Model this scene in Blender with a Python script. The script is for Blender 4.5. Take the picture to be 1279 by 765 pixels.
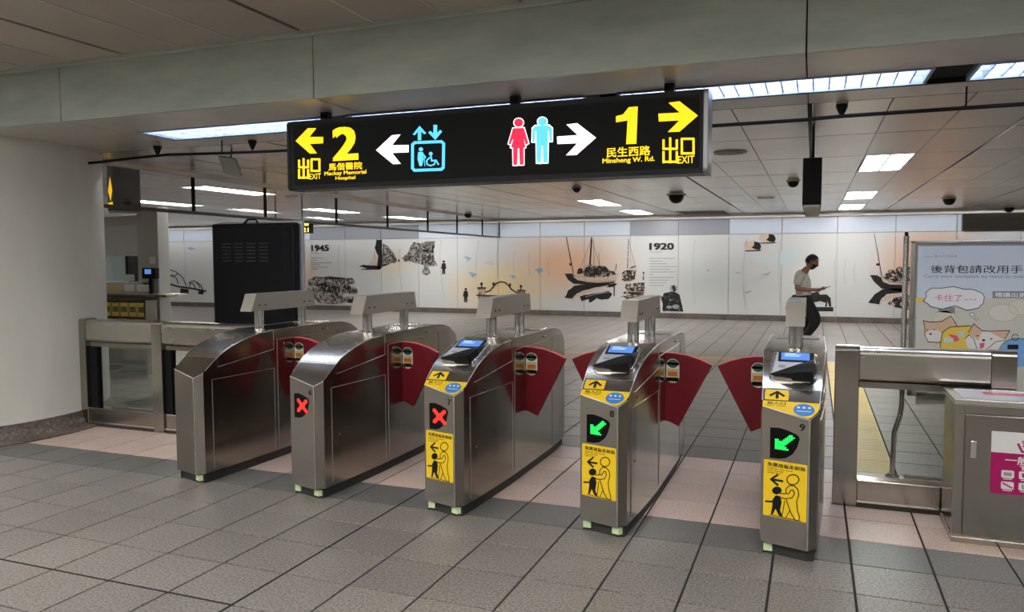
import bpy, math, random
from mathutils import Vector, Matrix
for _o in list(bpy.data.objects): bpy.data.objects.remove(_o)
random.seed(7)
SC = bpy.context.scene
COL = SC.collection

# ------------------------------------------------------------------ camera
YAW, PITCH, ROLL, FPX = -0.37068, -0.0621, -0.00325, 969.06
def _axes():
    cy, sy, cp, sp, cr, sr = math.cos(YAW), math.sin(YAW), math.cos(PITCH), math.sin(PITCH), math.cos(ROLL), math.sin(ROLL)
    f = Vector((sy*cp, cy*cp, sp)); r = Vector((cy, -sy, 0)); u = r.cross(f)
    return cr*r + sr*u, -sr*r + cr*u, f
RX, UP, FW = _axes()
CAM = Vector((0, 0, 1.65))
cam_data = bpy.data.cameras.new('camera')
cam = bpy.data.objects.new('camera', cam_data); COL.objects.link(cam)
cam.matrix_world = Matrix(((RX.x, UP.x, -FW.x, CAM.x), (RX.y, UP.y, -FW.y, CAM.y), (RX.z, UP.z, -FW.z, CAM.z), (0, 0, 0, 1)))
cam_data.sensor_width = 36; cam_data.lens = FPX/1279*36; cam_data.clip_end = 200; cam_data.clip_start = .05
SC.camera = cam
# ------------------------------------------------------------------ world, view
w = bpy.data.worlds.new('world'); SC.world = w; w.use_nodes = True
w.node_tree.nodes['Background'].inputs[0].default_value = (.9, .95, 1, 1)
w.node_tree.nodes['Background'].inputs[1].default_value = .05
SC.view_settings.view_transform = 'Standard'; SC.view_settings.look = 'None'
SC.view_settings.gamma = 1; SC.view_settings.use_curve_mapping = False
SC.view_settings.exposure = 0.22
LIGHT_GAIN = 1.0

def ray(x, y): return RX*((x-639.5)/FPX) - UP*((y-382.5)/FPX) + FW
def at(x, y, Y):                      # a measured point of the photo on the plane at depth Y
    d = ray(x, y); return CAM + d*(Y/d.y)
def atz(x, y, z):
    d = ray(x, y); return CAM + d*((z-CAM.z)/d.z)
def proj(p):
    q = Vector(p)-CAM; zf = q.dot(FW)
    if zf < .1: return None
    return (639.5+FPX*q.dot(RX)/zf, 382.5-FPX*q.dot(UP)/zf)

# ------------------------------------------------------------------ materials
def mat(name, col, rough=.5, metal=0., emit=0., ecol=None, spec=None, coat=0.):
    m = bpy.data.materials.new(name); m.use_nodes = True
    b = m.node_tree.nodes['Principled BSDF']
    b.inputs['Base Color'].default_value = (*col, 1); b.inputs['Roughness'].default_value = rough
    b.inputs['Metallic'].default_value = metal
    if spec is not None: b.inputs['Specular IOR Level'].default_value = spec
    if coat: b.inputs['Coat Weight'].default_value = coat; b.inputs['Coat Roughness'].default_value = .15
    if emit:
        b.inputs['Emission Color'].default_value = (*(ecol or col), 1); b.inputs['Emission Strength'].default_value = emit
    return m
def nd(m, t, **k):
    n = m.node_tree.nodes.new(t)
    for a, v in k.items(): setattr(n, a, v)
    return n
def lk(m, a, b): m.node_tree.links.new(a, b)
def bsdf(m): return m.node_tree.nodes['Principled BSDF']
def coords(m, scale=(1, 1, 1), kind='Object'):
    tc = nd(m, 'ShaderNodeTexCoord'); mp = nd(m, 'ShaderNodeMapping'); mp.inputs['Scale'].default_value = scale
    lk(m, tc.outputs[kind], mp.inputs[0]); return mp.outputs[0]
def world_coords(m, scale=(1, 1, 1)):
    g = nd(m, 'ShaderNodeNewGeometry'); mp = nd(m, 'ShaderNodeMapping'); mp.inputs['Scale'].default_value = scale
    lk(m, g.outputs['Position'], mp.inputs[0]); return mp.outputs[0]
def noise(m, vec, scale, detail=3, rough=.5):
    n = nd(m, 'ShaderNodeTexNoise'); n.inputs['Scale'].default_value = scale; n.inputs['Detail'].default_value = detail
    n.inputs['Roughness'].default_value = rough; lk(m, vec, n.inputs['Vector']); return n.outputs['Fac']
def ramp(m, fac, stops):
    r = nd(m, 'ShaderNodeValToRGB'); e = r.color_ramp.elements
    while len(e) < len(stops): e.new(.5)
    for i, (p, c) in enumerate(stops): e[i].position = p; e[i].color = (*c, 1)
    lk(m, fac, r.inputs[0]); return r.outputs[0]
def mixc(m, fac, a, b, mode='MIX'):
    x = nd(m, 'ShaderNodeMix', data_type='RGBA', blend_type=mode)
    for s, v in ((0, fac), (6, a), (7, b)):
        if hasattr(v, 'links'): lk(m, v, x.inputs[s])
        else: x.inputs[s].default_value = v if s == 0 else (*v, 1)
    return x.outputs[2]
def bump(m, h, st=.2, dist=.01):
    b = nd(m, 'ShaderNodeBump'); b.inputs['Strength'].default_value = st; b.inputs['Distance'].default_value = dist
    lk(m, h, b.inputs['Height']); lk(m, b.outputs[0], bsdf(m).inputs['Normal'])

def steel_mat(name, col, rough, scale=(3, 3, 160), var=.12, coord='Object'):
    m = mat(name, col, rough, 1.0)
    v = coords(m, scale); n1 = noise(m, v, 1.5, 4)
    v2 = coords(m, (1, 1, 1)); n2 = noise(m, v2, 2.3, 5)
    r = nd(m, 'ShaderNodeMapRange'); r.inputs[3].default_value = rough-.04; r.inputs[4].default_value = rough+.07
    lk(m, n2, r.inputs[0]); lk(m, r.outputs[0], bsdf(m).inputs['Roughness'])
    c = mixc(m, n1, [x*(1-var) for x in col], [min(1, x*(1+var)) for x in col])
    c2 = mixc(m, ramp(m, n2, [(.35, (0, 0, 0)), (.75, (1, 1, 1))]), c, [x*.90 for x in col])
    lk(m, c2, bsdf(m).inputs['Base Color']); return m
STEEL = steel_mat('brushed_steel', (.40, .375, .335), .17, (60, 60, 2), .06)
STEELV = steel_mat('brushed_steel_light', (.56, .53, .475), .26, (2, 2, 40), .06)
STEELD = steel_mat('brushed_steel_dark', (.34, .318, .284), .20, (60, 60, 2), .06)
EDGE = mat('edge_highlight_steel', (.80, .78, .74), .32, 1.0)
CHROME = mat('polished_steel', (.74, .73, .70), .24, 1.0)
BLACK = mat('black_plastic', (.008, .008, .009), .38, spec=.22)
BLACKM = mat('black_matte', (.010, .010, .011), .55, spec=.15)
DARKGAP = mat('dark_gap', (.01, .01, .01), .9)
PLINTH = mat('plinth_dark', (.03, .028, .025), .6)
RED = mat('red_flap', (.17, .004, .012), .42, spec=.35)
REDLIT = mat('red_flap_lit_edge', (.75, .12, .14), .4)
YEL = mat('yellow_label', (.90, .60, .012), .45)
INK = mat('black_ink', (.01, .01, .012), .5, spec=.2)
BLUEL = mat('blue_label', (.04, .22, .62), .45)
WHITEP = mat('white_print', (.80, .80, .78), .5)
GLOW = mat('pale_glow_marker', (.62, .78, .45), .5)
LCD = mat('blue_screen', (.04, .10, .35), .2, emit=.55, ecol=(.16, .38, .95))
LCDT = mat('screen_text', (.3, .5, .8), .3, emit=.7, ecol=(.55, .78, 1))
LEDR = mat('red_leds', (.8, .02, .01), .4, emit=1.3, ecol=(1, .035, .03))
LEDG = mat('green_leds', (.02, .8, .1), .4, emit=1.0, ecol=(.01, .95, .12))
SIGNY = mat('lit_yellow', (.9, .7, .02), .5, emit=1.0, ecol=(1, .60, .0))
SIGNW = mat('lit_white', (.9, .85, .85), .5, emit=1.1, ecol=(1, .90, .93))
SIGNB = mat('lit_blue', (.1, .55, .85), .5, emit=.95, ecol=(.10, .58, .90))
SIGNR = mat('lit_red', (.85, .02, .05), .5, emit=.95, ecol=(.92, .012, .06))
SIGNF = mat('sign_face', (.010, .0115, .011), .5, spec=.12)
LAMP = mat('lamp_diffuser', (.9, .9, .9), .5, emit=27.0, ecol=(1.0, .985, .955))
LAMPS = mat('lamp_tube_glow', (.9, .9, .9), .5, emit=26.0, ecol=(.97, .98, 1.0))
LOUVER = mat('louver_blade', (.55, .60, .70), .35, .3)
FLUORW = mat('white_enamel', (.7, .72, .74), .4)

def glass_mat(name, tint=(1, 1, 1), refl=.09):
    m = bpy.data.materials.new(name); m.use_nodes = True; t = m.node_tree
    for n in list(t.nodes): t.nodes.remove(n)
    o = t.nodes.new('ShaderNodeOutputMaterial'); tr = t.nodes.new('ShaderNodeBsdfTransparent'); gl = t.nodes.new('ShaderNodeBsdfGlossy')
    tr.inputs[0].default_value = (*tint, 1); gl.inputs['Roughness'].default_value = .02
    lw = t.nodes.new('ShaderNodeLayerWeight'); lw.inputs[0].default_value = .35
    mr = t.nodes.new('ShaderNodeMapRange'); mr.inputs[3].default_value = refl*.15; mr.inputs[4].default_value = .22
    mx = t.nodes.new('ShaderNodeMixShader'); t.links.new(lw.outputs['Fresnel'], mr.inputs[0]); t.links.new(mr.outputs[0], mx.inputs[0])
    t.links.new(tr.outputs[0], mx.inputs[1]); t.links.new(gl.outputs[0], mx.inputs[2]); t.links.new(mx.outputs[0], o.inputs[0])
    return m
GLASS = glass_mat('clear_glass', (.90, .93, .91)); GLASSC = glass_mat('curtain_glass', (.90, .91, .92), .12)

def tile_mat(name, col, sp):
    m = mat(name, col, .42)
    v = world_coords(m); n = noise(m, v, 75, 2, .6); n2 = noise(m, v, 1.1, 4)
    oi = nd(m, 'ShaderNodeObjectInfo')
    c = ramp(m, n, [(.36, [x*(1-sp) for x in col]), (.62, [x*(1+sp) for x in col])])
    r2 = ramp(m, oi.outputs['Random'], [(0, (.91, .90, .90)), (1, (1.05, 1.04, 1.02))])
    c = mixc(m, 1.0, c, r2, 'MULTIPLY')
    c = mixc(m, 1.0, c, ramp(m, n2, [(.3, (.84, .84, .84)), (.7, (1.06, 1.06, 1.05))]), 'MULTIPLY')
    lk(m, c, bsdf(m).inputs['Base Color']); bump(m, n, .25, .002)
    rr = nd(m, 'ShaderNodeMapRange'); rr.inputs[3].default_value = .32; rr.inputs[4].default_value = .55
    lk(m, n, rr.inputs[0]); lk(m, rr.outputs[0], bsdf(m).inputs['Roughness']); return m
TGREY = tile_mat('grey_tile', (.222, .204, .187), .42)
TDARK = tile_mat('slate_tile', (.160, .155, .146), .28)
TPINK = tile_mat('pink_tile', (.68, .52, .44), .16)
TYEL = tile_mat('yellow_tactile', (.72, .48, .05), .12)
TORANGE = tile_mat('orange_tile', (.45, .28, .10), .15)
GROUT = mat('grout', (.022, .020, .018), .9)

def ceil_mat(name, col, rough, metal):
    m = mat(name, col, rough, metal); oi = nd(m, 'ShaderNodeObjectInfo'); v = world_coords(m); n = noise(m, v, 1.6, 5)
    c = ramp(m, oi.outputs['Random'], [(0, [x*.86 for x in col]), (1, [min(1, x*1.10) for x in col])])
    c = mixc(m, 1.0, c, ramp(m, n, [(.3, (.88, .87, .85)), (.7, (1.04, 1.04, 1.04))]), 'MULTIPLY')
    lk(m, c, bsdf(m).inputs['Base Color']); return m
CEILM = ceil_mat('satin_ceiling_panel', (.66, .60, .535), .24, .6)
CEILS = ceil_mat('seam_strip', (.62, .59, .55), .4, .3)
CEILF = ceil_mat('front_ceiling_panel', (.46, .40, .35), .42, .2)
SOFF = ceil_mat('soffit_board', (.62, .60, .56), .34, .35)
BEAMM = mat('grey_green_render', (.33, .35, .30), .6)
def _bm():
    m = BEAMM; v = world_coords(m, (.6, 1, 2.2)); n = noise(m, v, 2.2, 7, .62)
    lk(m, ramp(m, n, [(.30, (.37, .43, .37)), (.5, (.46, .52, .455)), (.70, (.57, .61, .54))]), bsdf(m).inputs['Base Color'])
_bm()
COLM = mat('cream_enamel_column', (.60, .585, .51), .38)
def _cm():
    m = COLM; v = world_coords(m, (1, 1, .35)); n = noise(m, v, 1.7, 5)
    lk(m, ramp(m, n, [(.3, (.68, .67, .585)), (.7, (.80, .785, .70))]), bsdf(m).inputs['Base Color'])
_cm()
STONE = mat('brown_granite', (.15, .12, .10), .35)
def _sm():
    m = STONE; v = world_coords(m); n = noise(m, v, 38, 5, .7); n2 = noise(m, v, 3, 5)
    c = ramp(m, n, [(.35, (.06, .048, .04)), (.55, (.17, .135, .115)), (.72, (.30, .26, .23))])
    c = mixc(m, 1, c, ramp(m, n2, [(.3, (.75, .75, .75)), (.7, (1.25, 1.25, 1.25))]), 'MULTIPLY'); lk(m, c, bsdf(m).inputs['Base Color'])
_sm()
WALLP = mat('plain_wall', (.40, .385, .36), .5)

# mural board: white print with warm sunset areas printed around boats and gateway
def mural_mat():
    m = mat('mural_print', (.66, .665, .65), .22)
    g = nd(m, 'ShaderNodeNewGeometry'); c = (.66, .665, .65)
    cur = None
    spots = [(-6.6, 1.45, 2.3, 1.1, (.80, .50, .32), .80), (-8.6, .75, 2.0, 1.0, (.80, .62, .34), .75), (-16.6, 1.0, 1.9, 1.5, (.92, .50, .30), .85),
             (2.6, 1.4, 1.4, 1.3, (.80, .46, .30), .85), (-2.6, 1.0, 2.0, .8, (.50, .53, .52), .6), (-12.2, 1.5, .9, .6, (.72, .58, .40), .5), (-9.5, 1.9, 2.2, .7, (.62, .64, .66), .4)]
    for (x, z, rx, rz, col, st) in spots:
        mp = nd(m, 'ShaderNodeMapping', vector_type='TEXTURE')
        mp.inputs['Location'].default_value = (x, 21.1, z); mp.inputs['Scale'].default_value = (rx, 50, rz)
        lk(m, g.outputs['Position'], mp.inputs[0])
        gr = nd(m, 'ShaderNodeTexGradient', gradient_type='SPHERICAL'); lk(m, mp.outputs[0], gr.inputs[0])
        mt = nd(m, 'ShaderNodeMath', operation='MULTIPLY'); lk(m, gr.outputs['Fac'], mt.inputs[0]); mt.inputs[1].default_value = st*1.5
        mt.use_clamp = True
        cur = mixc(m, mt.outputs[0], c if cur is None else cur, col)
    lk(m, cur, bsdf(m).inputs['Base Color']); return m
MURAL = mural_mat()
UPPALE = mat('pale_upper_board', (.60, .66, .74), .2)
UPGREY = mat('grey_upper_board', (.32, .34, .37), .25)
def blotch(name, a, b, c, sc=5, th=(.38, .5, .62)):
    m = mat(name, a, .4); v = world_coords(m); n = noise(m, v, sc, 6, .7)
    lk(m, ramp(m, n, [(th[0], a), (th[1], b), (th[2], c)]), bsdf(m).inputs['Base Color']); return m
ROCK = blotch('printed_rock', (.02, .018, .015), (.14, .12, .10), (.58, .54, .49), 9, (.36, .48, .60))
HULL = blotch('printed_boat', (.012, .01, .01), (.03, .025, .022), (.62, .48, .38), 13, (.46, .52, .58))
STREET = blotch('printed_street', (.03, .03, .025), (.17, .16, .14), (.50, .49, .46), 11, (.36, .5, .64))
FIGURE = blotch('printed_figure', (.01, .01, .01), (.03, .03, .03), (.45, .44, .40), 9, (.5, .6, .68))
GATEP = blotch('printed_gateway', (.10, .07, .05), (.30, .22, .15), (.60, .47, .30), 7)
PRBLK = mat('print_black', (.014, .012, .012), .4)
PRCREAM = mat('print_cream', (.62, .50, .40), .4)
PRGREY = mat('print_grey', (.34, .35, .35), .4)
PRLINE = mat('print_line', (.40, .40, .39), .4)
PRBLUE = mat('print_blue', (.28, .42, .58), .4)
PRPALE = mat('print_pale', (.58, .66, .66), .4)
PRSMOKE = mat('print_smoke', (.54, .55, .54), .4)

# ------------------------------------------------------------------ mesh builder
class MB:
    def __init__(s): s.v = []; s.f = []
    def add(s, vs, fs):
        n = len(s.v); s.v += [tuple(v) for v in vs]; s.f += [tuple(i+n for i in f) for f in fs]; return s
    def box(s, x0, x1, y0, y1, z0, z1):
        vs = [(x0, y0, z0), (x1, y0, z0), (x1, y1, z0), (x0, y1, z0), (x0, y0, z1), (x1, y0, z1), (x1, y1, z1), (x0, y1, z1)]
        return s.add(vs, [(0, 3, 2, 1), (4, 5, 6, 7), (0, 1, 5, 4), (1, 2, 6, 5), (2, 3, 7, 6), (3, 0, 4, 7)])
    def prism(s, pts, fn, a, b):           # pts: 2-D polygon, fn(u, v, w) -> 3-D
        n = len(pts); vs = [fn(u, v, a) for u, v in pts] + [fn(u, v, b) for u, v in pts]
        return s.add(vs, [tuple(range(n))[::-1], tuple(range(n, 2*n))] + [(i, (i+1) % n, n+(i+1) % n, n+i) for i in range(n)])
    def tube(s, pts, r, n=10, cap=True):
        pts = [Vector(p) for p in pts]; rr = r if isinstance(r, (list, tuple)) else [r]*len(pts); base = len(s.v)
        ref = None
        for i, p in enumerate(pts):
            d = (pts[min(i+1, len(pts)-1)]-pts[max(i-1, 0)]).normalized()
            if ref is None: ref = Vector((0, 0, 1)) if abs(d.z) < .9 else Vector((1, 0, 0))
            a = d.cross(ref).normalized(); b = a.cross(d).normalized()
            for k in range(n):
                t = 2*math.pi*k/n; s.v.append(tuple(p+(a*math.cos(t)+b*math.sin(t))*rr[i]))
        for i in range(len(pts)-1):
            for k in range(n):
                k2 = (k+1) % n; s.f.append((base+i*n+k, base+i*n+k2, base+(i+1)*n+k2, base+(i+1)*n+k))
        if cap: s.f.append(tuple(base+k for k in range(n))); s.f.append(tuple(base+(len(pts)-1)*n+k for k in range(n))[::-1])
        return s
    def lathe(s, prof, c, n=24):           # prof: (r, z) about vertical axis through c
        base = len(s.v)
        for r, z in prof:
            for k in range(n):
                t = 2*math.pi*k/n; s.v.append((c[0]+r*math.cos(t), c[1]+r*math.sin(t), c[2]+z))
        for i in range(len(prof)-1):
            for k in range(n):
                k2 = (k+1) % n; s.f.append((base+i*n+k, base+i*n+k2, base+(i+1)*n+k2, base+(i+1)*n+k))
        s.f.append(tuple(base+k for k in range(n))[::-1]); s.f.append(tuple(base+(len(prof)-1)*n+k for k in range(n)))
        return s
    def build(s, name, m, parent=None, bevel=0, smooth=None, off=(0, 0, 0)):
        me = bpy.data.meshes.new(name); ox, oy, oz = off
        me.from_pydata([(a-ox, b-oy, c-oz) for a, b, c in s.v], [], s.f); me.materials.append(m)
        fix_normals(me)
        if smooth: 
            me.polygons.foreach_set('use_smooth', [True]*len(me.polygons)); me.set_sharp_from_angle(angle=math.radians(smooth))
        o = bpy.data.objects.new(name, me); COL.objects.link(o)
        if parent: o.parent = parent
        if bevel:
            b = o.modifiers.new('bevel', 'BEVEL'); b.width = bevel; b.segments = 2; b.limit_method = 'ANGLE'; b.angle_limit = math.radians(35)
        return o
import bmesh
def fix_normals(me):
    if len(me.polygons) < 3 or len(me.polygons) > 20000: return
    b = bmesh.new(); b.from_mesh(me); bmesh.ops.recalc_face_normals(b, faces=b.faces); b.to_mesh(me); b.free()

def empty(name, loc=(0, 0, 0), rz=0.):
    o = bpy.data.objects.new(name, None); COL.objects.link(o); o.location = loc; o.rotation_euler = (0, 0, rz); o.empty_display_size = .1; return o
def tag(o, label=None, cat=None, group=None, kind=None):
    for k, v in (('label', label), ('category', cat), ('group', group), ('kind', kind)):
        if v: o[k] = v
    return o
def struct(o, label=None): return tag(o, label, kind='structure')
def rect(x0, x1, y0, y1): return [(x0, y0), (x1, y0), (x1, y1), (x0, y1)]
def ell(cx, cy, rx, ry, n=20, a0=0, a1=2*math.pi):
    full = abs(a1-a0-2*math.pi) < 1e-6
    return [(cx+rx*math.cos(a0+(a1-a0)*i/(n if full else n-1)), cy+ry*math.sin(a0+(a1-a0)*i/(n if full else n-1))) for i in range(n)]
def rrect(x0, x1, y0, y1, r, n=4):
    p = []
    for cx, cy, a in ((x1-r, y1-r, 0), (x0+r, y1-r, 90), (x0+r, y0+r, 180), (x1-r, y0+r, 270)):
        for i in range(n+1):
            t = math.radians(a+90*i/n); p.append((cx+r*math.cos(t), cy+r*math.sin(t)))
    return p
def stroke(pts, wd):                     # flat polyline as list of quads (2-D)
    out = []
    for (x0, y0), (x1, y1) in zip(pts[:-1], pts[1:]):
        d = math.hypot(x1-x0, y1-y0) or 1e-6; nx, ny = -(y1-y0)/d*wd/2, (x1-x0)/d*wd/2; ex, ey = (x1-x0)/d*wd*.3, (y1-y0)/d*wd*.3
        out.append([(x0+nx-ex, y0+ny-ey), (x0-nx-ex, y0-ny-ey), (x1-nx+ex, y1-ny+ey), (x1+nx+ex, y1+ny+ey)])
    return out
class Frame:                             # a flat surface: origin, u axis, v axis; n points outwards
    def __init__(s, o, u, v):
        s.o = Vector(o); s.u = Vector(u).normalized(); s.v = Vector(v).normalized(); s.n = s.u.cross(s.v).normalized()
    def fn(s, a, b, c): return s.o+s.u*a+s.v*b+s.n*c
def flat(fr, polys, name, m, parent, t0=.0, t1=.0015):
    mb = MB()
    for i, p in enumerate(polys): mb.prism(p, fr.fn, t0, t1+min(i, 25)*1.2e-5)
    return mb.build(name, m, parent)
_TX = {}
def text(fr, s, box, name, m, parent, bold=0., t=.0015, base=.0, space=1.0, keep=False):
    x0, x1, y0, y1 = box
    key = (s, bold, space)
    if key not in _TX:
        cu = bpy.data.curves.new('t', 'FONT'); cu.body = s; cu.size = 1; cu.resolution_u = 3; cu.space_character = space
        ob = bpy.data.objects.new('t', cu); COL.objects.link(ob)
        bpy.context.view_layer.update()
        me = bpy.data.meshes.new_from_object(ob.evaluated_get(bpy.context.evaluated_depsgraph_get()))
        v0 = [tuple(v.co) for v in me.vertices]; f0 = [tuple(p.vertices) for p in me.polygons]; vv, ff = [], []
        for a, b in (((-1, -.7), (1, .7), (-1, .7), (1, -.7), (0, 0)) if bold else ((0, 0),)):
            n0 = len(vv); vv += [(x+a*bold, y+b*bold, z+1e-3*len(vv)/max(1, len(v0))) for x, y, z in v0]; ff += [tuple(q+n0 for q in f) for f in f0]
        _TX[key] = (vv, ff)
        bpy.data.objects.remove(ob); bpy.data.curves.remove(cu); bpy.data.meshes.remove(me)
    vs, fs = _TX[key]
    if not vs: return None
    ax, bx = min(v[0] for v in vs), max(v[0] for v in vs); ay, by = min(v[1] for v in vs), max(v[1] for v in vs)
    sx = (x1-x0)/max(1e-6, bx-ax); sy = (y1-y0)/max(1e-6, by-ay)
    me = bpy.data.meshes.new(name)
    me.from_pydata([tuple(fr.fn(x0+(v[0]-ax)*sx, y0+(v[1]-ay)*sy, base+t+v[2]*.02)) for v in vs], [], fs); me.materials.append(m)
    o = bpy.data.objects.new(name, me); COL.objects.link(o)
    if parent: o.parent = parent
    return o
def join_meshes(objs, name):              # merges flat prints of one label
    objs = [o for o in objs if o]; vs, fs = [], []
    for o in objs:
        n = len(vs); vs += [tuple(v.co) for v in o.data.vertices]; fs += [tuple(i+n for i in p.vertices) for p in o.data.polygons]
    me = bpy.data.meshes.new(name); me.from_pydata(vs, [], fs); me.materials.append(objs[0].data.materials[0]); par = objs[0].parent
    for o in objs: bpy.data.objects.remove(o)
    o = bpy.data.objects.new(name, me); COL.objects.link(o); o.parent = par; return o

# ------------------------------------------------------------------ floor
TX, TY, X0, Y0 = .3968, .396, .2195, 4.856
floor = MB().box(-25, 6.2, -7, 21.3, -.25, -.005).build('floor', GROUT); struct(floor, 'tiled station floor of grey, slate and pink tiles')
def tile_verts(cx, cy, gx=.012, gy=.010, c=.0025):
    a, b = (TX-gx)/2, (TY-gy)/2
    lo = [(cx-a, cy-b, -.006), (cx+a, cy-b, -.006), (cx+a, cy+b, -.006), (cx-a, cy+b, -.006)]
    mi = [(x, y, -c*.6) for x, y, z in lo]
    hi = [(cx-a+c, cy-b+c, 0), (cx+a-c, cy-b+c, 0), (cx+a-c, cy+b-c, 0), (cx-a+c, cy+b-c, 0)]
    return lo+mi+hi, [(8, 9, 10, 11)]+[(i, (i+1) % 4, 4+(i+1) % 4, 4+i) for i in range(4)]+[(4+i, 4+(i+1) % 4, 8+(i+1) % 4, 8+i) for i in range(4)]
cells = []
for i in range(-64, 15):
    for j in range(-30, 42):
        cx, cy = X0+(i+.5)*TX, Y0+(j+.5)*TY
        if cy > 21.2 or cx > 6.1: continue
        if i == 0 and 4 <= j <= 20: k = 'yellow'
        elif j == 20 and -14 <= i <= 0: k = 'orange'
        elif 0 <= j <= 3: k = 'pink'
        elif j in (-1, 4): k = 'slate'
        else: k = 'grey'
        q = [proj((cx+sx*TX/2, cy+sy*TY/2, 0)) for sx, sy in ((-1, -1), (1, -1), (1, 1), (-1, 1))]; area = 0
        if all(q):
            q = [(min(max(a, 0), 1279), min(max(b, 0), 765)) for a, b in q]
            area = abs(sum(q[n][0]*q[(n+1) % 4][1]-q[(n+1) % 4][0]*q[n][1] for n in range(4)))/2
        # tiles hidden under the round column or the gates do not show
        if (cx+8.15)**2+(cy-5.2)**2 < 1.5**2: area = 0
        cells.append((area, cx, cy, k))
cells.sort(reverse=True)
TM = dict(grey=TGREY, slate=TDARK, pink=TPINK, yellow=TYEL, orange=TORANGE)
tmesh = {}
for k in TM:
    vs, fs = tile_verts(0, 0); mb = MB().add(vs, fs)
    if k == 'yellow':
        for a in range(-3, 4):
            mb.box(-.17, .17, a*.05-.006, a*.05+.006, 0, .0012)
    o = mb.build('floor_tile', TM[k]); tmesh[k] = o.data; bpy.data.objects.remove(o)
for area, cx, cy, k in cells[:300]:
    o = bpy.data.objects.new('floor_tile', tmesh[k]); COL.objects.link(o); o.parent = floor; o.location = (cx, cy, 0)
rest = {}
for area, cx, cy, k in cells[300:]: rest.setdefault(k, MB()).add(*tile_verts(cx, cy))
for k, mb in rest.items():
    o = mb.build('distant_floor_tiles', TM[k], floor); o['kind'] = 'stuff'
for (xa, xb, ya, yb) in ((X0-7*TX-.006, X0-7*TX+.006, 2.0, 4.9), (-9, X0-7*TX, Y0-5*TY-.005, Y0-5*TY+.005)):   # black movement joints
    MB().box(xa, xb, ya, yb, -.006, .0008).build('movement_joint', DARKGAP, floor)

# ------------------------------------------------------------------ ceilings
CZ = 2.75
ceil = MB().box(-25, 6.2, 4.72, 21.4, 3.0, 3.3).build('ceiling', DARKGAP); struct(ceil, 'satin metal panel ceiling over the gates')
rows = [6.05, 7.7, 9.35, 11.05, 12.8, 14.5, 16.25, 18.0, 19.8, 21.0]
lit = {(1, 2), (1, 5), (1, 7), (-2, 5), (-2, 7), (-5, 2), (-6, 5), (-6, 7), (-8, 1), (-7, 3), (-10, 4), (-12, 5)}  # the out-of-view panel left of the booth is added to brighten the booth
def add_light(cx, cy, hx, hy, z, label, group='recessed ceiling light panels'):
    r = empty('ceiling_light', (cx, cy, z)); tag(r, label, 'ceiling light', group)
    f = MB()
    for a in ((-hx, hx, -hy, -hy+.02), (-hx, hx, hy-.02, hy), (-hx, -hx+.02, -hy+.02, hy-.02), (hx-.02, hx, -hy+.02, hy-.02), (-.012, .012, -hy+.02, hy-.02)):
        f.box(a[0], a[1], a[2], a[3], -.004, .03)
    f.build('light_frame', FLUORW, r)
    MB().box(-hx+.018, hx-.018, -hy+.018, hy-.018, .012, .02).build('diffuser', LAMP, r)
    return r
cand = []
panels = []
for b in range(-16, 4):
    bx = -.05+1.6*b
    for j in range(len(rows)-1):
        y0, y1 = rows[j]+.010, rows[j+1]-.010
        if y1 <= y0: continue
        for (xa, xb, m, mid) in ((bx+.017, bx+.542, CEILM, 0), (bx+.549, bx+1.051, CEILM, 1), (bx+1.058, bx+1.583, CEILM, 0)):
            if mid and (b+1, j) in lit: continue
            q = [proj(p) for p in ((xa, y0, CZ), (xb, y0, CZ), (xb, y1, CZ), (xa, y1, CZ))]; a = 0
            if all(q):
                q = [(min(max(u, 0), 1279), min(max(v, 0), 765)) for u, v in q]
                a = abs(sum(q[n][0]*q[(n+1) % 4][1]-q[(n+1) % 4][0]*q[n][1] for n in range(4)))/2
            panels.append((a, xa, xb, y0, y1, m))
panels.sort(key=lambda p: -p[0])
cache = {}
far = MB()
for n, (a, xa, xb, y0, y1, m) in enumerate(panels):
    if xb > 6.2: continue
    if n < 290:
        key = (round(xb-xa, 3), round(y1-y0, 3))
        if key not in cache:
            hx, hy = (xb-xa)/2, (y1-y0)/2
            o = MB().add([(-hx, -hy, .02), (hx, -hy, .02), (hx, hy, .02), (-hx, hy, .02), (-hx, -hy, .003), (hx, -hy, .003), (hx, hy, .003), (-hx, hy, .003),
                          (-hx+.004, -hy+.004, 0), (hx-.004, -hy+.004, 0), (hx-.004, hy-.004, 0), (-hx+.004, hy-.004, 0)],
                         [(0, 1, 2, 3), (8, 9, 10, 11)]+[(i, (i+1) % 4, 4+(i+1) % 4, 4+i) for i in range(4)]+[(4+i, 4+(i+1) % 4, 8+(i+1) % 4, 8+i) for i in range(4)]).build('p', m)
            cache[key] = o.data; bpy.data.objects.remove(o)
        o = bpy.data.objects.new('ceiling_panel', cache[key]); COL.objects.link(o); o.parent = ceil; o.location = ((xa+xb)/2, (y0+y1)/2, CZ)
    else: far.box(xa, xb, y0, y1, CZ, CZ+.02)
if far.v: far.build('distant_ceiling_panels', CEILM, ceil)['kind'] = 'stuff'
LNAMES = {(1, 2): 'nearest lit ceiling panel right of the hanging black box sign', (1, 5): 'middle of three lit ceiling panels in line towards the mural on the right',
          (1, 7): 'farthest of three lit ceiling panels in line right of the black box sign', (-2, 5): 'lit ceiling panel just right of the exit sign middle, nearer of two',
          (-2, 7): 'small lit ceiling panel farthest back below the exit sign', (-5, 2): 'long lit ceiling panel behind the glass curtain above the ticket booth',
          (-6, 5): 'lit ceiling panel behind the glass curtain near the amber display', (-6, 7): 'lit ceiling panel near the mural seen through the glass curtain',
          (-8, 1): 'ceiling panel added out of view to brighten the ticket booth', (-7, 3): 'lit ceiling panel deep left above the ticket booth', (-10, 4): 'lit ceiling panel at far left before the mural',
          (-12, 5): 'lit ceiling panel at the far left end of the hall'}
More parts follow.
